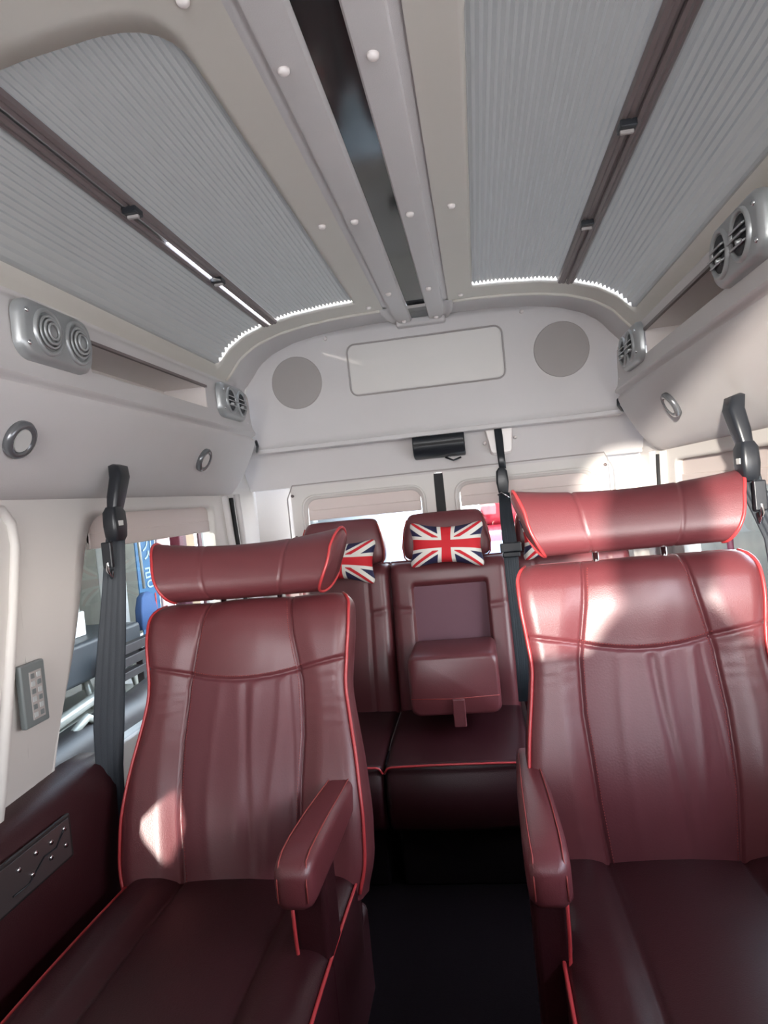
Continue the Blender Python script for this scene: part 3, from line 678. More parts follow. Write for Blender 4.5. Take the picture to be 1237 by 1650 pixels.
def captain_seat(cx, th, yb, inner, label, head_dz, armx):
    r = empty('captain_seat', (cx, 0.9, 0.0), label=label, cat='seat', group='front captain seats')
    oy = -0.9
    make_backrest(r, Vector((0, yb + oy, 0.415)), th)
    hb = Vector((0, yb + oy, 0.415)) + ramp_matrix(th).to_3x3() @ Vector((0, -0.005, LB + head_dz))
    make_headrest(r, hb, th - 0.05)
    mb = MB(); ZC = 0.445; y0 = 0.63 + oy
    NU, NW = 80, 60
    rows = []
    for j in range(NW + 1):
        pf = [cushion_pt(-1 + 2 * i / NU, j / NW) for i in range(NU + 1)]
        row = [Vector((pf[0][0], y0 + pf[0][1], 0.30))] + [Vector((x, y0 + y, ZC + z)) for x, y, z in pf] + [Vector((pf[-1][0], y0 + pf[0][1], 0.30))]
        rows.append(row)
    mb.loft(rows, False, False, False); n = len(rows[0]); mb.add(rows[0], [tuple(range(n))]); mb.add(rows[-1], [tuple(range(n))])
    cu = mb.build('seat_cushion', 'shadedleather', r); md = cu.modifiers.new('w', 'WELD'); md.merge_threshold = 0.0002
    for s in (-1, 1):
        mb = MB(); pts = []
        for k in range(30):
            x, y, z = cushion_pt(s * 0.985, 0.03 + 0.95 * k / 29); pts.append((x + s * .002, y0 + y, ZC + z + .002))
        mb.tube(pts, 0.0034, 6); mb.build('piping', 'pipe', cu)
    mb = MB(); mb.box(-0.225, 0.225, 0.66 + oy, 1.42 + oy, 0.10, 0.31); mb.build('seat_base', 'shadedleather', r, bevel=0.02)
    mb = MB(); mb.box(-0.19, 0.19, 0.72 + oy, 1.36 + oy, 0.0, 0.11); mb.build('floor_rail', 'black', r, bevel=0.01)
    # armrest on the aisle side
    ax = armx - cx; hw = 0.033; rings = []
    path = [(0.945, 0.655, 0.35, 0.5), (0.950, 0.656, 0.80, 0.75), (0.962, 0.658, 0.96, 0.92), (0.985, 0.660, 1.0, 1.0), (1.03, 0.660, 1.02, 1.0), (1.12, 0.655, 1.0, 0.98), (1.22, 0.648, 0.95, 0.9), (1.32, 0.640, 0.85, 0.85), (1.42, 0.632, 0.72, 0.8), (1.47, 0.628, 0.62, 0.7)]
    for y, zt, ks, kh in path:
        hh = 0.040 * kh
        rings.append([Vector((ax + px * ks, y + oy, zt - 0.040 + pz)) for px, pz in rrect(hw, hh, min(0.018, hh * .6), 5)])
    mb = MB(); mb.loft(rings); arm = mb.build('armrest', 'leather', r, sharp=60)
    for s in (-1, 1):
        mb = MB(); y = 0.965
        pts = [(ax + s * 0.023 * ks, y_ + oy, zt - 0.040 + 0.040 * kh + 0.0002) for y_, zt, ks, kh in path[2:9]]
        pts = [(ax + s * 0.0235, 0.947 + oy, 0.598), (ax + s * 0.0235, 0.9480 + oy, 0.63)] + pts
        mb.tube(pts, 0.0012, 5); mb.build('stitching', 'stitch', arm)
    mb = MB(); mb.box(ax - 0.030, ax + 0.030, 1.02 + oy, 1.10 + oy, 0.16, 0.63); mb.build('armrest_post', 'shadedleather', r, bevel=0.012)
    mb = MB(); e = 1 if inner > 0 else -1
    mb.tube([(ax - e * 0.026, 1.012 + oy, 0.61), (ax - e * 0.024, 1.010 + oy, 0.50), (ax - e * 0.018, 1.005 + oy, 0.40), (ax - e * 0.010, 1.0 + oy, 0.30)], 0.0032, 6); mb.build('piping', 'pipe', r)
    return r
captain_seat(-0.405, math.radians(20.0), 1.245, 1, 'left captain seat in dark red leather with wide pillow headrest, reclined', 0.062, -0.188)
captain_seat(0.457, math.radians(11.5), 1.300, -1, 'right captain seat in red leather, sunlit, more upright than the left one', 0.078, 0.200)

# rear seats
def rear_back(root, x0, x1, centre=False):
    W = (x1 - x0) / 2; cxl = 0.0; H = 0.56
    NU, NV_ = 60, 60; rows = []
    for j in range(NV_ + 1):
        v = j / NV_; row = []
        for i in range(NU + 1):
            u = -1 + 2 * i / NU; a = abs(u); x = W * u; h = 0.0
            if a > 0.85: h -= 0.035 * (1 - math.sqrt(max(0, 1 - ((a - 0.85) / 0.15) ** 2)))
            if v > 0.9: h -= 0.05 * (1 - math.sqrt(max(0, 1 - ((v - 0.9) / 0.1) ** 2)))
            h += 0.02 * gs(v - 0.25, 0.25)
            if centre:
                if a < 0.64 and v < 0.84: h -= 0.045 * sm(0.64, 0.60, a) * sm(0.84, 0.80, v)
            else: h += 0.012 * (1 - a * a) - 0.006 * gs(a - 0.62, 0.025)
            if a > (0.64 if centre else 0.62): h -= 0.006 * gs(v - 0.66 - 0.06 * (a - .62), 0.010)
            row.append(Vector((x, h, v * H)))
        L_, R_ = row[0], row[-1]
        row = [Vector((L_.x, -0.10, L_.z))] + row + [Vector((R_.x, -0.10, R_.z))]; rows.append(row)
    mb = MB(); mb.loft(rows, False, False, False); n = len(rows[0]); mb.add(rows[-1], [tuple(range(n))])
    o = mb.build('backrest', 'leather', root); md = o.modifiers.new('w', 'WELD'); md.merge_threshold = 0.0002
    o.matrix_local = Matrix.Translation((cxl, 2.35 - 2.2, 0.41)) @ ramp_matrix(math.radians(7))
    return o
def rear_seat(cx, w_, label, centre=False, hx=0.0):
    r = empty('rear_seat', (cx, 2.2, 0.0), label=label, cat='seat', group='rear row seats')
    x0, x1 = -w_ / 2, w_ / 2; bk = rear_back(r, x0, x1, centre)
    # headrest: a padded slab, wider at its foot
    mb = MB(); rings = []
    for z, hw, d in ((-0.005, 0.135, 0.030), (0.01, 0.160, 0.040), (0.05, 0.164, 0.046), (0.11, 0.155, 0.044), (0.15, 0.143, 0.038), (0.168, 0.132, 0.028), (0.174, 0.115, 0.012)):
        rings.append([Vector((px + hx, py, z)) for px, py in rrect(hw, d, min(0.03, d * .9), 5)])
    mb.loft(rings); hd = mb.build('headrest', 'leather', r); md = hd.modifiers.new('ss', 'SUBSURF'); md.levels = 1; md.render_levels = 1
    hd.matrix_local = Matrix.Translation((0, 2.425 - 2.2, 0.962)) @ Matrix.Rotation(math.radians(-7), 4, 'X')
    for s in (-1, 1):
        mb = MB(); mb.tube([(hx + s * hw, -d * 0.8, z) for z, hw, d in ((0.0, 0.148, 0.036), (0.01, 0.157, 0.040), (0.05, 0.161, 0.046), (0.11, 0.152, 0.044), (0.15, 0.139, 0.036))], 0.0028, 6); mb.build('piping', 'stitch', hd)
    # cushion
    mb = MB(); NU, NW = 40, 40; W = w_ / 2; rows = []
    for j in range(NW + 1):
        t_ = j / NW; row = []
        # section: front face bulging, roll over the piping, flat top to the back
        if t_ < 0.4: q = t_ / 0.4; y = 1.90 + 0.030 * (1 - math.sin(PI * min(1, q * 1.0) * 0.9 + 0.15)) ; z = 0.20 + 0.195 * q
        else: q = (t_ - 0.4) / 0.6; y = 1.915 + 0.50 * q; z = 0.395 + 0.028 * math.sin(min(1, q * 1.6) * PI / 2)
        for i in range(NU + 1):
            u = -1 + 2 * i / NU; a = abs(u); e = 0 if a < 0.9 else 0.018 * (1 - math.sqrt(max(0, 1 - ((a - 0.9) / 0.1) ** 2)))
            row.append(Vector((u * W, y - 2.2 + (e if t_ < .4 else 0) - 0.012 * (1 - u * u) * (1 if t_ < 0.4 else 1 - q), z - (e if t_ >= .4 else 0) + 0.008 * (1 - u * u) * (t_ > .38))))
        rows.append(row)
    mb.loft(rows, False, False, False); cu = mb.build('seat_cushion', 'shadedleather', r)
    md = cu.modifiers.new('s', 'SOLIDIFY'); md.thickness = 0.01; md.offset = -1
    mb = MB(); j = int(0.4 * NW); mb.tube([v + Vector((0, -0.002, 0.001)) for v in rows[j]], 0.0035, 6); mb.build('piping', 'pipe', cu)
    mb = MB(); mb.box(x0 + .02, x1 - .02, 1.97 - 2.2, 2.45 - 2.2, 0.0, 0.24); mb.build('seat_base', 'carpet', r, bevel=0.01)
    if centre:
        m4 = Matrix.Translation((0.0, 2.35 - 2.2, 0.41)) @ ramp_matrix(math.radians(7))
        mb = MB(); mb.box(-0.141, 0.141, -0.050, -0.026, 0.17, 0.462); o = mb.build('tray_panel', 'tray', r, bevel=0.006); o.matrix_local = m4
        mb = MB(); rings = []
        for y, ins in ((2.075, 0.012), (2.080, 0.004), (2.095, 0.0), (2.31, 0.0), (2.33, 0.006)):
            rings.append([Vector((px + 0.004, y - 2.2, 0.585 + pz)) for px, pz in rrect(0.146 - ins, 0.098 - ins, 0.028, 6)])
        mb.loft(rings); arm = mb.build('centre_armrest', 'leather', r, bevel=0.0)
        mb = MB(); mb.tube([(-0.137, 2.076 - 2.2, 0.548), (0.0, 2.0735 - 2.2, 0.543), (0.145, 2.076 - 2.2, 0.548)], 0.0016, 5); mb.build('stitching', 'stitch', arm)
        mb = MB(); mb.box(-0.006, 0.034, 2.060 - 2.2, 2.074 - 2.2, 0.455, 0.545); mb.build('pull_tab', 'leather', arm, bevel=0.004)
    return r
rear_seat(-0.418, 0.412, 'left rear seat, mostly hidden behind the left captain seat', False, 0.043)
rear_seat(0.012, 0.44, 'middle rear seat with folded-down armrest and mauve panel', True, 0.005)
rear_seat(0.457, 0.42, 'right rear seat, mostly hidden behind the right captain seat', False, -0.030)

# flag pillows
RED, WHT, BLU = (0.60, 0.012, 0.022), (0.78, 0.74, 0.68), (0.018, 0.016, 0.065)
def jack(u, v):                # u,v in -1..1 over the flag
    x, y = u * 1.5, v
    if abs(x) < 0.20 or abs(y) < 0.20: return RED
    if abs(x) < 0.34 or abs(y) < 0.34: return WHT
    # saltire; distance from the diagonals of a 3:2 field
    for sg in (1, -1):
        d = (x * 1.0 * sg - y * 1.5) / math.hypot(1.0, 1.5)
        if abs(d) < 0.27:
            w_ = d * (1 if x * sg > 0 else 1) * (1 if x > 0 else -1) * sg
            if -0.135 < w_ < 0.035: return RED
            return WHT
    return BLU
def flag_pillow(cx, cy, cz, tilt, label, hw=0.148, hh=0.094):
    r = empty('flag_pillow', (cx, cy, cz), (0, 0, 0), label, 'pillow', 'small flag pillows')
    r.rotation_euler = (math.radians(-8), tilt, 0)
    NU, NV_ = 190, 130; vs = []; cols = []; fs = []
    for sd_ in (0, 1):
        for j in range(NV_ + 1):
            for i in range(NU + 1):
                u = -1 + 2 * i / NU; v = -1 + 2 * j / NV_
                cr_ = 1 - 0.16 * (max(0, abs(u) - 0.6) / 0.4) ** 2 * (max(0, abs(v) - 0.5) / 0.5) ** 2
                xx = u * hw * (1 - 0.19 * (1 - v * v)) * cr_; zz = v * hh * (1 - 0.33 * (1 - u * u)) * cr_
                th_ = 0.046 * ((1 - u ** 4) * (1 - v ** 4)) ** 0.5
                th_ *= 1 + 0.05 * noise.noise(Vector((u * 3, v * 3, cx * 9)))
                vs.append((xx, (-th_ if sd_ == 0 else th_), zz)); cols.append(jack(u, v))
        b0 = sd_ * (NU + 1) * (NV_ + 1)
        for j in range(NV_):
            for i in range(NU):
                q = (b0 + j * (NU + 1) + i, b0 + j * (NU + 1) + i + 1, b0 + (j + 1) * (NU + 1) + i + 1, b0 + (j + 1) * (NU + 1) + i)
                fs.append(q if sd_ == 0 else q[::-1])
    me = bpy.data.meshes.new('pillow_cover'); me.from_pydata(vs, [], fs); me.update()
    ca = me.color_attributes.new('print', 'FLOAT_COLOR', 'POINT')
    ca.data.foreach_set('color', [c for col in cols for c in (*col, 1)])
    link('pillow_cover', me, 'flag', r)
    # strap round the headrest
    mb = MB(); mb.box(-0.012, 0.012, 0.0, 0.03, -0.05, -0.03); mb.build('strap', 'black', r, bevel=0.002)
flag_pillow(0.022, 2.335, 1.018, math.radians(3), 'union flag pillow on the middle rear headrest, fully visible')
flag_pillow(-0.372, 2.335, 0.990, math.radians(5), 'union flag pillow half hidden behind the left captain headrest')
flag_pillow(0.415, 2.335, 1.022, math.radians(-2), 'union flag pillow half hidden behind the right captain headrest')

# ------------------------------------------------------------------ seat belts
def ribbon(path, wd, thick, side=Vector((1, 0, 0)), ribs=3):
    mb = MB(); rings = []
    for i, (p, wv, tw) in enumerate(path):
        p = Vector(p); a = Vector(path[max(0, i - 1)][0]); b = Vector(path[min(len(path) - 1, i + 1)][0]); d = (b - a).normalized()
        s_ = (side - d * side.dot(d)).normalized(); s_ = Matrix.Rotation(tw, 3, d) @ s_; n_ = d.cross(s_)
        ring = []
        m_ = 14
        for k in range(m_ + 1):
            q = -1 + 2 * k / m_; rip = 0.0012 * math.cos(q * PI * ribs * 1.5)
            ring.append(p + s_ * (q * wv / 2) + n_ * (thick / 2 + rip))
        for k in range(m_, -1, -1):
            q = -1 + 2 * k / m_; rip = 0.0012 * math.cos(q * PI * ribs * 1.5); ring.append(p + s_ * (q * wv / 2) - n_ * (thick / 2 - rip))
        rings.append(ring)
    mb.loft(rings); return mb
def side_belt(s, label, full):
    r = empty('seat_belt', (s * 0.70, 1.48, 1.34), label=label, cat='seat belt', group='seat belts')
    O = Vector(r.location)
    def T(x, y, z): return Vector((s * x, y - 0.036, z)) - O
    # recessed guide where the belt leaves the panel
    mb = MB(); rings = []
    for (x, y, z, a, b) in ((0.722, 1.520, 1.350, 0.020, 0.010), (0.700, 1.505, 1.342, 0.026, 0.014), (0.690, 1.490, 1.315, 0.026, 0.016), (0.694, 1.475, 1.27, 0.024, 0.015), (0.698, 1.468, 1.235, 0.020, 0.012)):
        rings.append([T(x + pz, y + px, z) for px, pz in rrect(a, b, b * .6, 4)])
    mb.loft(rings); mb.build('belt_guide', 'black', r, sharp=60)
    # tongue and slider
    mb = MB(); rings = []
    for (z, a, b) in ((1.245, 0.018, 0.012), (1.232, 0.027, 0.017), (1.20, 0.028, 0.018), (1.175, 0.026, 0.016), (1.165, 0.020, 0.012)):
        rings.append([T(0.695 + pz, 1.458 + px, z) for px, pz in rrect(a, b, b * .5, 4)])
    mb.loft(rings); bk = mb.build('buckle', 'black', r, sharp=50)
    mb = MB(); mb.box(-0.006, 0.006, -0.010, 0.010, -0.002, 0.002, Matrix.Translation(T(0.678, 1.452, 1.206)) @ Matrix.Rotation(PI / 2, 4, 'Y')); mb.build('buckle_button', 'lens', bk, bevel=0.001)
    mb = MB(); mb.tube([T(0.70, 1.44, 1.165), T(0.70, 1.425, 1.14), T(0.70, 1.415, 1.10), T(0.70, 1.428, 1.082), T(0.70, 1.435, 1.10)], 0.004, 6); mb.build('belt_tongue', 'chrome', r)
    mb = MB(); mb.box(-0.012, 0.012, -0.006, 0.006, -0.03, 0.03, Matrix.Translation(T(0.70, 1.422, 1.135))); mb.build('tongue_cover', 'black', r, bevel=0.003)
    e_ = 0.028 if s > 0 else 0.0
    pw = [(T(0.698, 1.462, 1.185), 0.040, 0), (T(0.700, 1.455, 1.15), 0.044, 0.05), (T(0.705 + e_, 1.440, 1.05), 0.052, 0.1), (T(0.712 + e_, 1.425, 0.95), 0.060, 0.0), (T(0.72 + e_, 1.41, 0.85), 0.066, -0.1), (T(0.725 + e_, 1.395, 0.75), 0.066, 0), (T(0.728 + e_, 1.385, 0.66), 0.058, 0.05), (T(0.73 + e_, 1.38, 0.50), 0.050, 0)]
    ribbon(pw, 0.05, 0.004, Vector((0.75 * s, -0.66, 0))).build('webbing', 'belt', r)
side_belt(-1, 'black seat belt hanging in front of the left side window', True)
side_belt(1, 'black seat belt hanging beside the right captain headrest at the photo edge', True)
r = empty('seat_belt', (0.25, 2.57, 1.40), label='black seat belt hanging from a cream trapezoid bracket over the rear seats', cat='seat belt', group='seat belts')
O = Vector(r.location)
mb = MB()
fr = [(-0.058, 0.066), (0.058, 0.066), (0.044, -0.068), (-0.034, -0.068)]
mb.loft([[Vector((x * k, y, z * k)) for x, z in rpoly(fr, [0.012] * 4, 3)] for y, k in ((0.03, 1.05), (-0.012, 1.0), (-0.018, 0.93))])
br = mb.build('bracket', 'cap', r, sharp=40)
mb = MB(); mb.box(-0.066, 0.066, -0.016, 0.02, 0.050, 0.072); mb.build('bracket_flange', 'cap', br, bevel=0.004)
for x, z in ((-0.058, 0.058), (0.058, 0.066), (-0.056, -0.022), (0.060, -0.012)):
    mb = MB(); mb.disc((x, -0.012, z), 0.007, (0, -1, 0), 0.008, 12, 0.004); mb.build('screw_cap', 'cap', br)
def TT(x, y, z): return Vector((x, y, z)) - O
mb = MB(); rings = []
for (x, y, z, a, b) in ((0.246, 2.555, 1.442, 0.004, 0.004), (0.247, 2.545, 1.435, 0.014, 0.008), (0.248, 2.53, 1.40, 0.015, 0.010), (0.248, 2.50, 1.33, 0.014, 0.009), (0.249, 2.47, 1.27, 0.013, 0.008)):
    rings.append([TT(x + px, y + pz, z) for px, pz in rrect(a, b, b * .7, 4)])
mb.loft(rings); mb.build('belt_guide', 'black', r)
mb = MB(); rings = []
for (z, a, b) in ((1.275, 0.010, 0.010), (1.262, 0.020, 0.014), (1.22, 0.023, 0.015), (1.185, 0.018, 0.012), (1.175, 0.014, 0.010)):
    rings.append([TT(0.243 + px, 2.46 + pz, z) for px, pz in rrect(a, b, b * .5, 4)])
mb.loft(rings); mb.build('buckle', 'black', r, sharp=50)
mb = MB(); mb.tube([TT(0.222, 2.448, 1.175), TT(0.236, 2.440, 1.184), TT(0.264, 2.44, 1.160), TT(0.262, 2.45, 1.150), TT(0.232, 2.445, 1.168)], 0.0035, 6, True); mb.build('belt_tongue', 'chrome', r)
pw = [(TT(0.245, 2.45, 1.18), 0.040, 0), (TT(0.243, 2.40, 1.10), 0.046, 0), (TT(0.242, 2.28, 1.00), 0.050, 0), (TT(0.240, 2.27, 0.90), 0.048, 0), (TT(0.243, 2.255, 0.75), 0.046, 0), (TT(0.243, 2.25, 0.60), 0.042, 0), (TT(0.238, 2.27, 0.46), 0.036, 0)]
ribbon(pw, 0.05, 0.004, Vector((1, 0, 0)), 4).build('webbing', 'belt', r)
mb = MB(); mb.box(-0.036, 0.036, -0.012, 0.010, -0.016, 0.016, Matrix.Translation(TT(0.243, 2.262, 0.995)))
mb.box(-0.030, 0.030, -0.010, 0.008, -0.034, -0.016, Matrix.Translation(TT(0.243, 2.262, 0.995))); mb.build('belt_slider', 'black', r, bevel=0.004)

# ------------------------------------------------------------------ left side furniture
r = empty('side_console', (-0.76, 1.0, 0.0), label='dark red leather side console below the left window with inset switch plate', cat='console')
mb = MB(); rings = []
for y, zt, ins in ((0.93, 0.660, 0), (1.05, 0.675, 0), (1.30, 0.690, 0), (1.375, 0.685, 0.006), (1.41, 0.655, 0.02), (1.42, 0.60, 0.035)):
    rings.append([Vector(p) for p in ((-0.06, y - 1.0, 0.0), (-0.06, y - 1.0, zt), (-0.01 - ins, y - 1, zt), (0.022 - ins, y - 1, zt - 0.018), (0.045 - ins, y - 1.0, zt - 0.07), (0.040 - ins, y - 1.0, 0.40), (0.03 - ins, y - 1, 0.0))])
mb.loft(rings); mb.build('console_body', 'shadedleather', r, bevel=0.008)
sp = MB(); sp.box(0.0415, 0.050, -0.05, 0.175, 0.555, 0.642); sp = sp.build('switch_plate', 'iron', r, bevel=0.004)
mb = MB(); mb.box(0.049, 0.0525, -0.045, 0.165, 0.562, 0.636); mb.build('plate_face', 'plate', sp, bevel=0.001)
mb = MB(); mb.tube([(0.054, 0.150, 0.625), (0.054, 0.12, 0.60), (0.054, 0.085, 0.602), (0.054, 0.04, 0.578), (0.054, 0.0, 0.58)], 0.0016, 6); mb.build('plate_line', 'black', sp)
for y, z in ((0.148, 0.622), (0.148, 0.590), (0.108, 0.617), (0.104, 0.590), (0.066, 0.620), (0.052, 0.588), (0.02, 0.615)):
    mb = MB(); mb.disc((0.0525, y, z), 0.0055, (1, 0, 0), 0.003, 14, 0.004); mb.build('push_button', 'chrome', sp)
r = empty('control_panel', (-0.776, 1.187, 0.880), label='grey rectangular keypad on the white left pillar', cat='control panel')
mb = MB(); mb.box(-0.004, 0.010, -0.036, 0.036, -0.063, 0.063); mb.build('keypad_body', 'keypad', r, bevel=0.004)
mb = MB(); mb.box(0.0095, 0.0115, -0.014, 0.022, -0.050, 0.046); mb.build('keypad_face', 'greypl', r, bevel=0.001)
for i in range(6):
    for j in range(2):
        z = 0.037 - i * 0.0155; y = -0.006 + j * 0.018
        mb = MB(); mb.box(0.011, 0.0128, y - 0.0055, y + 0.0055, z - 0.005, z + 0.005); mb.build('key', 'keytxt' if (i + j) % 2 else 'keypad', r, bevel=0.001)

# ------------------------------------------------------------------ outside
GZ = -0.45
mb = MB(); mb.grid(lambda u, v: Vector((-60 + 120 * u, -60 + 120 * v, GZ)), 2, 2); tag(mb.build('ground', 'asphalt', None, False), kind='structure')
def thing_box(name, label, cat, x0, x1, y0, y1, z0, z1, mat, bev=0.01, group=None):
    o = MB().box(x0, x1, y0, y1, z0, z1).build(name, mat, None, True, bev, 2); tag(o, label, cat, group); return o
# tall unseen block, added front left to keep the left side in shade
r = empty('sun_blocker', (-8, -3, GZ), label='added tall block, unseen, shading the left side outside', cat='sun_blocker')
box('sun_blocker_body', -3.0, 3.0, -4.0, 4.0, 0, 8.0, 'brickw', r, 0.02); box('sun_blocker_edge', -3.1, 3.1, -4.1, 4.1, 8.0, 8.2, 'galv', r, 0.02)
r = empty('sky_blocker', (-3.2, 4.6, GZ), label='added dark roof and walls keeping sky light off the left stalls', cat='sky_blocker')  # added roof and walls that block sky light over the stalls
box('sky_blocker_roof', -1.9, 2.15, -4.6, 4.6, 2.15, 2.20, 'tarp', r, 0.01); box('sky_blocker_side', -1.9, 1.75, -4.6, -4.55, 0, 2.15, 'brickw', r, 0.01); box('sky_blocker_back', -1.9, -1.85, -4.6, 4.6, 0, 2.15, 'brickw', r, 0.01)
for y in (-4.4, 4.4):
    mb = MB(); mb.tube([(1.9, y, 0), (1.9, y, 2.16)], 0.03, 8); mb.build('post', 'iron', r)
# green tarpaulin stall
r = empty('tarpaulin_stall', (-2.9, 3.9, GZ), label='dark green tarpaulin screen outside the left side window', cat='tarpaulin')
mb = MB(); mb.grid(lambda u, v: Vector((0.02 * math.sin(u * 30), -1.1 + 1.62 * u, 1.08 + 0.95 * v)), 40, 4); o = mb.build('tarpaulin_sheet', 'tarp', r); md = o.modifiers.new('s', 'SOLIDIFY'); md.thickness = 0.01
mb = MB(); mb.tube([(0.03, -1.1, 1.07), (0.03, 0.52, 1.07)], 0.02, 8); mb.tube([(0.03, 0.54, 0), (0.03, 0.54, 2.1)], 0.02, 8); mb.tube([(0.03, -1.1, 0), (0.03, -1.1, 2.1)], 0.02, 8); mb.build('frame_tube', 'galv', r)
box('lower_sheet', -0.02, 0.0, -1.1, 0.52, 0.55, 1.02, 'keypad', r, 0.004)
thing_box('storage_box', 'small white box on a shelf seen through the left window', 'box', -2.75, -2.5, 3.80, 3.98, 0.50, 0.66, 'wht')
# dark car body / bench
r = empty('workbench', (-2.65, 3.9, GZ), label='black bench with pale metal legs outside the left window', cat='bench')
box('bench_top', -0.15, 0.3, -1.0, 0.5, 0.70, 0.95, 'dgrey', r, 0.03); box('bench_shelf', -0.15, 0.3, -1.0, 0.5, 0.44, 0.50, 'galv', r, 0.02)
for y in (-0.8, -0.1, 0.42):
    mb = MB(); mb.tube([(0.25, y, 0), (0.25, y + 0.05, 0.45), (0.22, y, 0.72)], 0.025, 8); mb.build('leg', 'galv', r)
mb = MB(); mb.tube([(0.32, -1.0, 0.52), (0.34, 0.0, 0.62), (0.30, 0.5, 0.66)], 0.035, 10); mb.build('bench_rail', 'galv', r)
# scooter mirror and tank near the van
r = empty('motor_scooter', (-1.75, 2.75, GZ - 0.0), label='dark scooter with a chrome mirror close to the left window', cat='scooter')
mb = MB(); mb.tube([(0, -0.9, 0.50), (0, -0.45, 0.66), (0.02, 0.0, 0.68), (0, 0.4, 0.66), (0, 0.8, 0.76)], [0.05, 0.09, 0.10, 0.11, 0.05], 14); mb.build('scooter_body', 'iron', r)
mb = MB(); mb.tube([(0.0, -0.45, 0.70), (0.05, -0.40, 0.82), (0.1, -0.38, 0.86)], 0.012, 8); mb.disc((0.12, -0.40, 0.87), 0.04, (0.3, -1, 0), 0.02, 18, 0.045); mb.build('mirror', 'chrome', r)
mb = MB(); mb.tube([(0.0, -0.2, 0.70), (0.06, -0.05, 0.80), (0.08, 0.10, 0.70)], 0.02, 8); mb.build('grab_bar', 'galv', r)
for y in (-0.65, 0.6):
    mb = MB(); pts = [(0, y + 0.2 * math.cos(k * PI / 10), 0.25 + 0.2 * math.sin(k * PI / 10)) for k in range(20)]; mb.tube(pts, 0.05, 8, True); mb.build('wheel', 'rubber', r)
# blue vertical banner with lettering
r = empty('banner', (-2.60, 5.03, GZ), label='tall blue banner with pale Korean letters beyond the left window', cat='banner')
box('banner_sheet', -0.005, 0.005, -0.16, 0.155, 0.0, 2.2, 'banner', r, 0.0)
def text(body, size, loc, mat, parent, rot=(PI / 2, 0, PI / 2), ext=0.002, name='lettering'):
    c = bpy.data.curves.new(name, 'FONT'); c.body = body; c.size = size; c.extrude = ext; c.align_x = 'CENTER'; c.align_y = 'CENTER'
    o = bpy.data.objects.new(name, c); COL.objects.link(o); c.materials.append(M[mat]); o.parent = parent; o.location = loc; o.rotation_euler = rot
    bpy.context.view_layer.update()
    me = bpy.data.meshes.new_from_object(o.evaluated_get(bpy.context.evaluated_depsgraph_get())); bpy.data.objects.remove(o); me.name = name
    o = bpy.data.objects.new(name, me); COL.objects.link(o); o.parent = parent; o.location = loc; o.rotation_euler = rot; return o
for k, ch in enumerate('영깃랑'): text(ch, 0.20, (0.009, 0.02, 1.66 - 0.235 * k), 'btext', r)
for k, ch in enumerate('미미'): text(ch, 0.19, (0.009, 0.02, 0.96 - 0.235 * k), 'rtext', r)
r = empty('wall_column', (-2.75, 4.80, GZ), label='white painted column between green tarpaulin and blue banner', cat='column')
box('column_body', -0.05, 0.05, -0.16, 0.07, 0, 2.4, 'wht', r, 0.01)
mb = MB(); mb.tube([(0.07, -0.12, 0.5), (0.07, -0.12, 2.4)], 0.018, 8); mb.build('drain_pipe', 'galv', r)
# broom with blue bristles
r = empty('broom', (-2.45, 4.68, 0.50), label='upturned broom with blue bristles hanging before the blue banner', cat='broom')
mb = MB(); mb.tube([(0, 0, 0.20), (0, -0.02, 0.85)], 0.012, 8); mb.build('handle', 'galv', r)
mb = MB(); mb.loft([[Vector((px, py, z)) for px, py in rrect(a_, b_, 0.012, 4)] for z, a_, b_ in ((-0.10, 0.03, 0.13), (0.05, 0.03, 0.12), (0.14, 0.025, 0.09), (0.17, 0.02, 0.04))]); mb.build('bristles', 'blueb', r)
# boards and plum sign
thing_box('pink_board', 'tall pinkish board right of the blue banner', 'board', -2.6, -2.57, 5.19, 5.40, GZ, 2.2, 'pinkb')
thing_box('plum_post', 'plum coloured post between pale boards outside the left window', 'post', -2.6, -2.5, 5.46, 5.60, GZ, 2.2, 'purple')
thing_box('tan_board', 'narrow tan board beside the plum sign outside', 'board', -2.6, -2.57, 5.66, 5.92, GZ, 2.2, 'tan')
r = empty('shop_sign', (-2.55, 6.25, GZ), label='plum shop sign with small white letters outside the left window', cat='sign')
box('sign_board', -0.02, 0.0, -0.28, 0.42, 0.0, 2.3, 'purple', r, 0.0); text('ED', 0.13, (0.004, 0.16, 1.70), 'wht', r)
thing_box('red_brown_post', 'reddish brown post at the right end of the left side window', 'post', -2.6, -2.5, 7.15, 7.45, GZ, 2.4, 'tan')
# dark iron railing
r = empty('iron_railing', (-2.2, 4.1, GZ), label='dark iron railing with square bars outside the left window', cat='railing')
for z0, z1 in ((0.74, 0.80), (0.82, 0.88), (0.66, 0.71), (0.06, 0.12)): box('rail', -0.03, 0.03, -0.35, 1.6, z0, z1, 'iron', r, 0.006)
for y in (-0.30, 0.0, 0.32, 0.64, 0.96, 1.28, 1.55): box('upright', -0.025, 0.025, y - 0.03, y + 0.03, 0.0, 0.80, 'iron', r, 0.005)
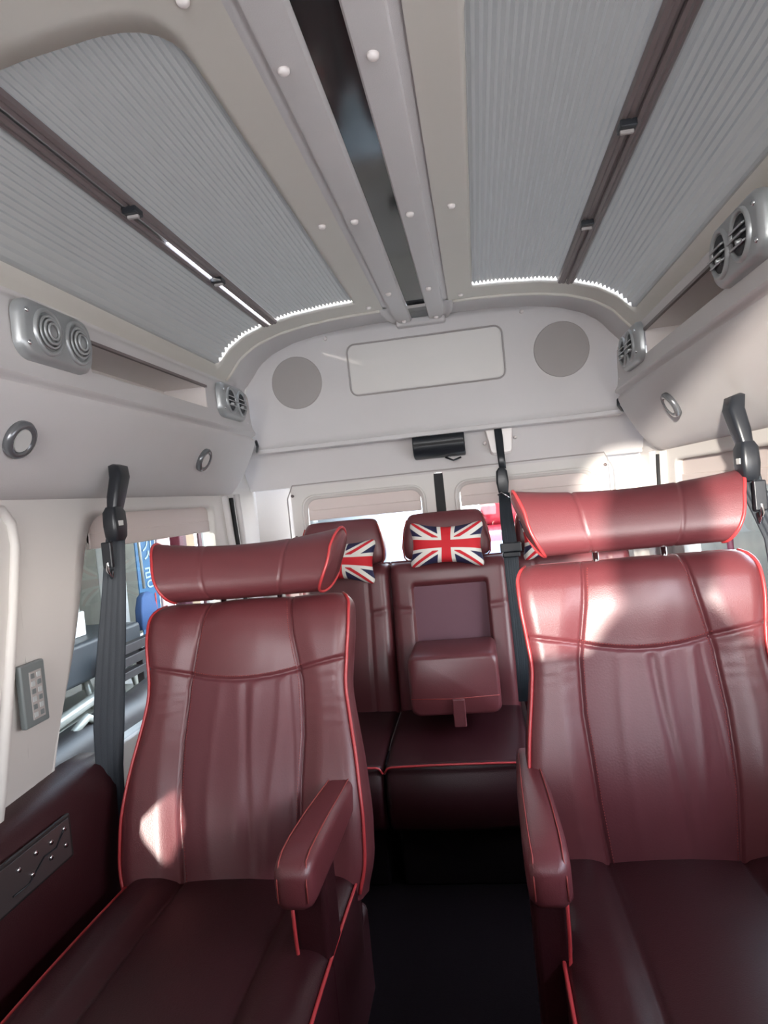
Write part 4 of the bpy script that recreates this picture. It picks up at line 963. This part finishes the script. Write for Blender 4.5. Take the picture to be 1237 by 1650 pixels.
# behind the van
r = empty('parked_car', (-1.30, 5.95, GZ), label='white car with dark windscreen parked behind the van', cat='car')
mb = MB(); rings = []
for x, hz in ((-0.85, 0.0), (-0.80, 0.05), (0.80, 0.05), (0.85, 0.0)):
    rings.append([Vector((x, y, z + (hz if z > 1 else 0))) for y, z in ((0, 0.25), (-0.05, 0.65), (0.05, 0.95), (0.95, 1.08), (1.6, 1.55), (3.2, 1.60), (4.0, 1.1), (4.2, 0.9), (4.2, 0.25))])
mb.loft(rings); mb.build('car_body', 'carw', r, bevel=0.06)
mb = MB(); mb.box(-0.70, 0.70, 0.0, 0.76, 0.0, 0.012, Matrix.Translation((0, 0.98, 1.115)) @ Matrix.Rotation(math.radians(36), 4, 'X')); mb.build('windscreen', 'dgrey', r, bevel=0.01)
for x in (-0.8, 0.8):
    for y in (0.8, 3.3):
        mb = MB(); mb.disc((x - 0.1, y, 0.32), 0.32, (1, 0, 0), 0.2, 24); mb.build('wheel', 'rubber', r, sharp=40)
for s in (-1, 1): 
    mb = MB(); mb.disc((s * 0.6, -0.02, 0.72), 0.12, (0, -1, 0), 0.05, 20, 0.09); mb.build('headlamp', 'clear', r)
r = empty('parked_car', (1.1, 5.4, GZ), label='red car with bluish cover seen through the right rear window', cat='car')
box('car_body', -1.1, 0.6, 0, 3.8, 0.3, 1.30, 'redp', r, 0.12); box('cover', -1.0, 0.5, -0.08, 1.0, 0.85, 1.22, 'bluep', r, 0.06); box('car_cabin', -0.95, 0.45, 1.0, 3.2, 1.28, 1.62, 'redp', r, 0.12)
for x in (-0.9, 0.5):
    for y in (0.8, 3.0):
        mb = MB(); mb.disc((x - 0.1, y, 0.32), 0.32, (1, 0, 0), 0.2, 24); mb.build('wheel', 'rubber', r, sharp=40)
r = empty('wrapped_bundle', (-0.45, 4.2, GZ), label='bundle in crumpled clear wrap between the left and middle rear headrests', cat='bundle')
mb = MB()
def bun(u, v):
    a_ = 2 * PI * u; rr = 0.28 * math.sin(PI * min(1, 0.12 + 0.88 * v)) ** 0.5 + 0.05 * noise.noise(Vector((math.cos(a_) * 2, math.sin(a_) * 2, v * 5)))
    return Vector((rr * math.cos(a_), rr * math.sin(a_), 1.45 * v))
mb.grid(bun, 32, 32); mb.build('wrap', 'clear', r)
thing_box('dark_van', 'dark vehicle roof behind the left rear headrest', 'vehicle', -4.6, -2.1, 10.3, 13.0, GZ, 1.05, 'iron', 0.15)
# right side outside
r = empty('brick_wall', (2.6, 4.0, GZ), label='dark olive wall and beams outside the right side window', cat='wall')
box('wall_face', 0.0, 0.3, -3.0, 9.0, 0, 1.83, 'brickw', r, 0.02)
mb = MB(); mb.box(-0.06, 0.06, -0.06, 0.06, 0, 3.4, Matrix.Translation((-0.3, -0.4, 0)) @ Matrix.Rotation(math.radians(-18), 4, 'X')); mb.build('sloping_beam', 'brickw', r, bevel=0.01)
for y in (0.3, 1.3, 2.4): 
    mb = MB(); mb.tube([(-0.2, y, 0), (-0.2, y, 2.4)], 0.03, 8); mb.build('post', 'purple', r)
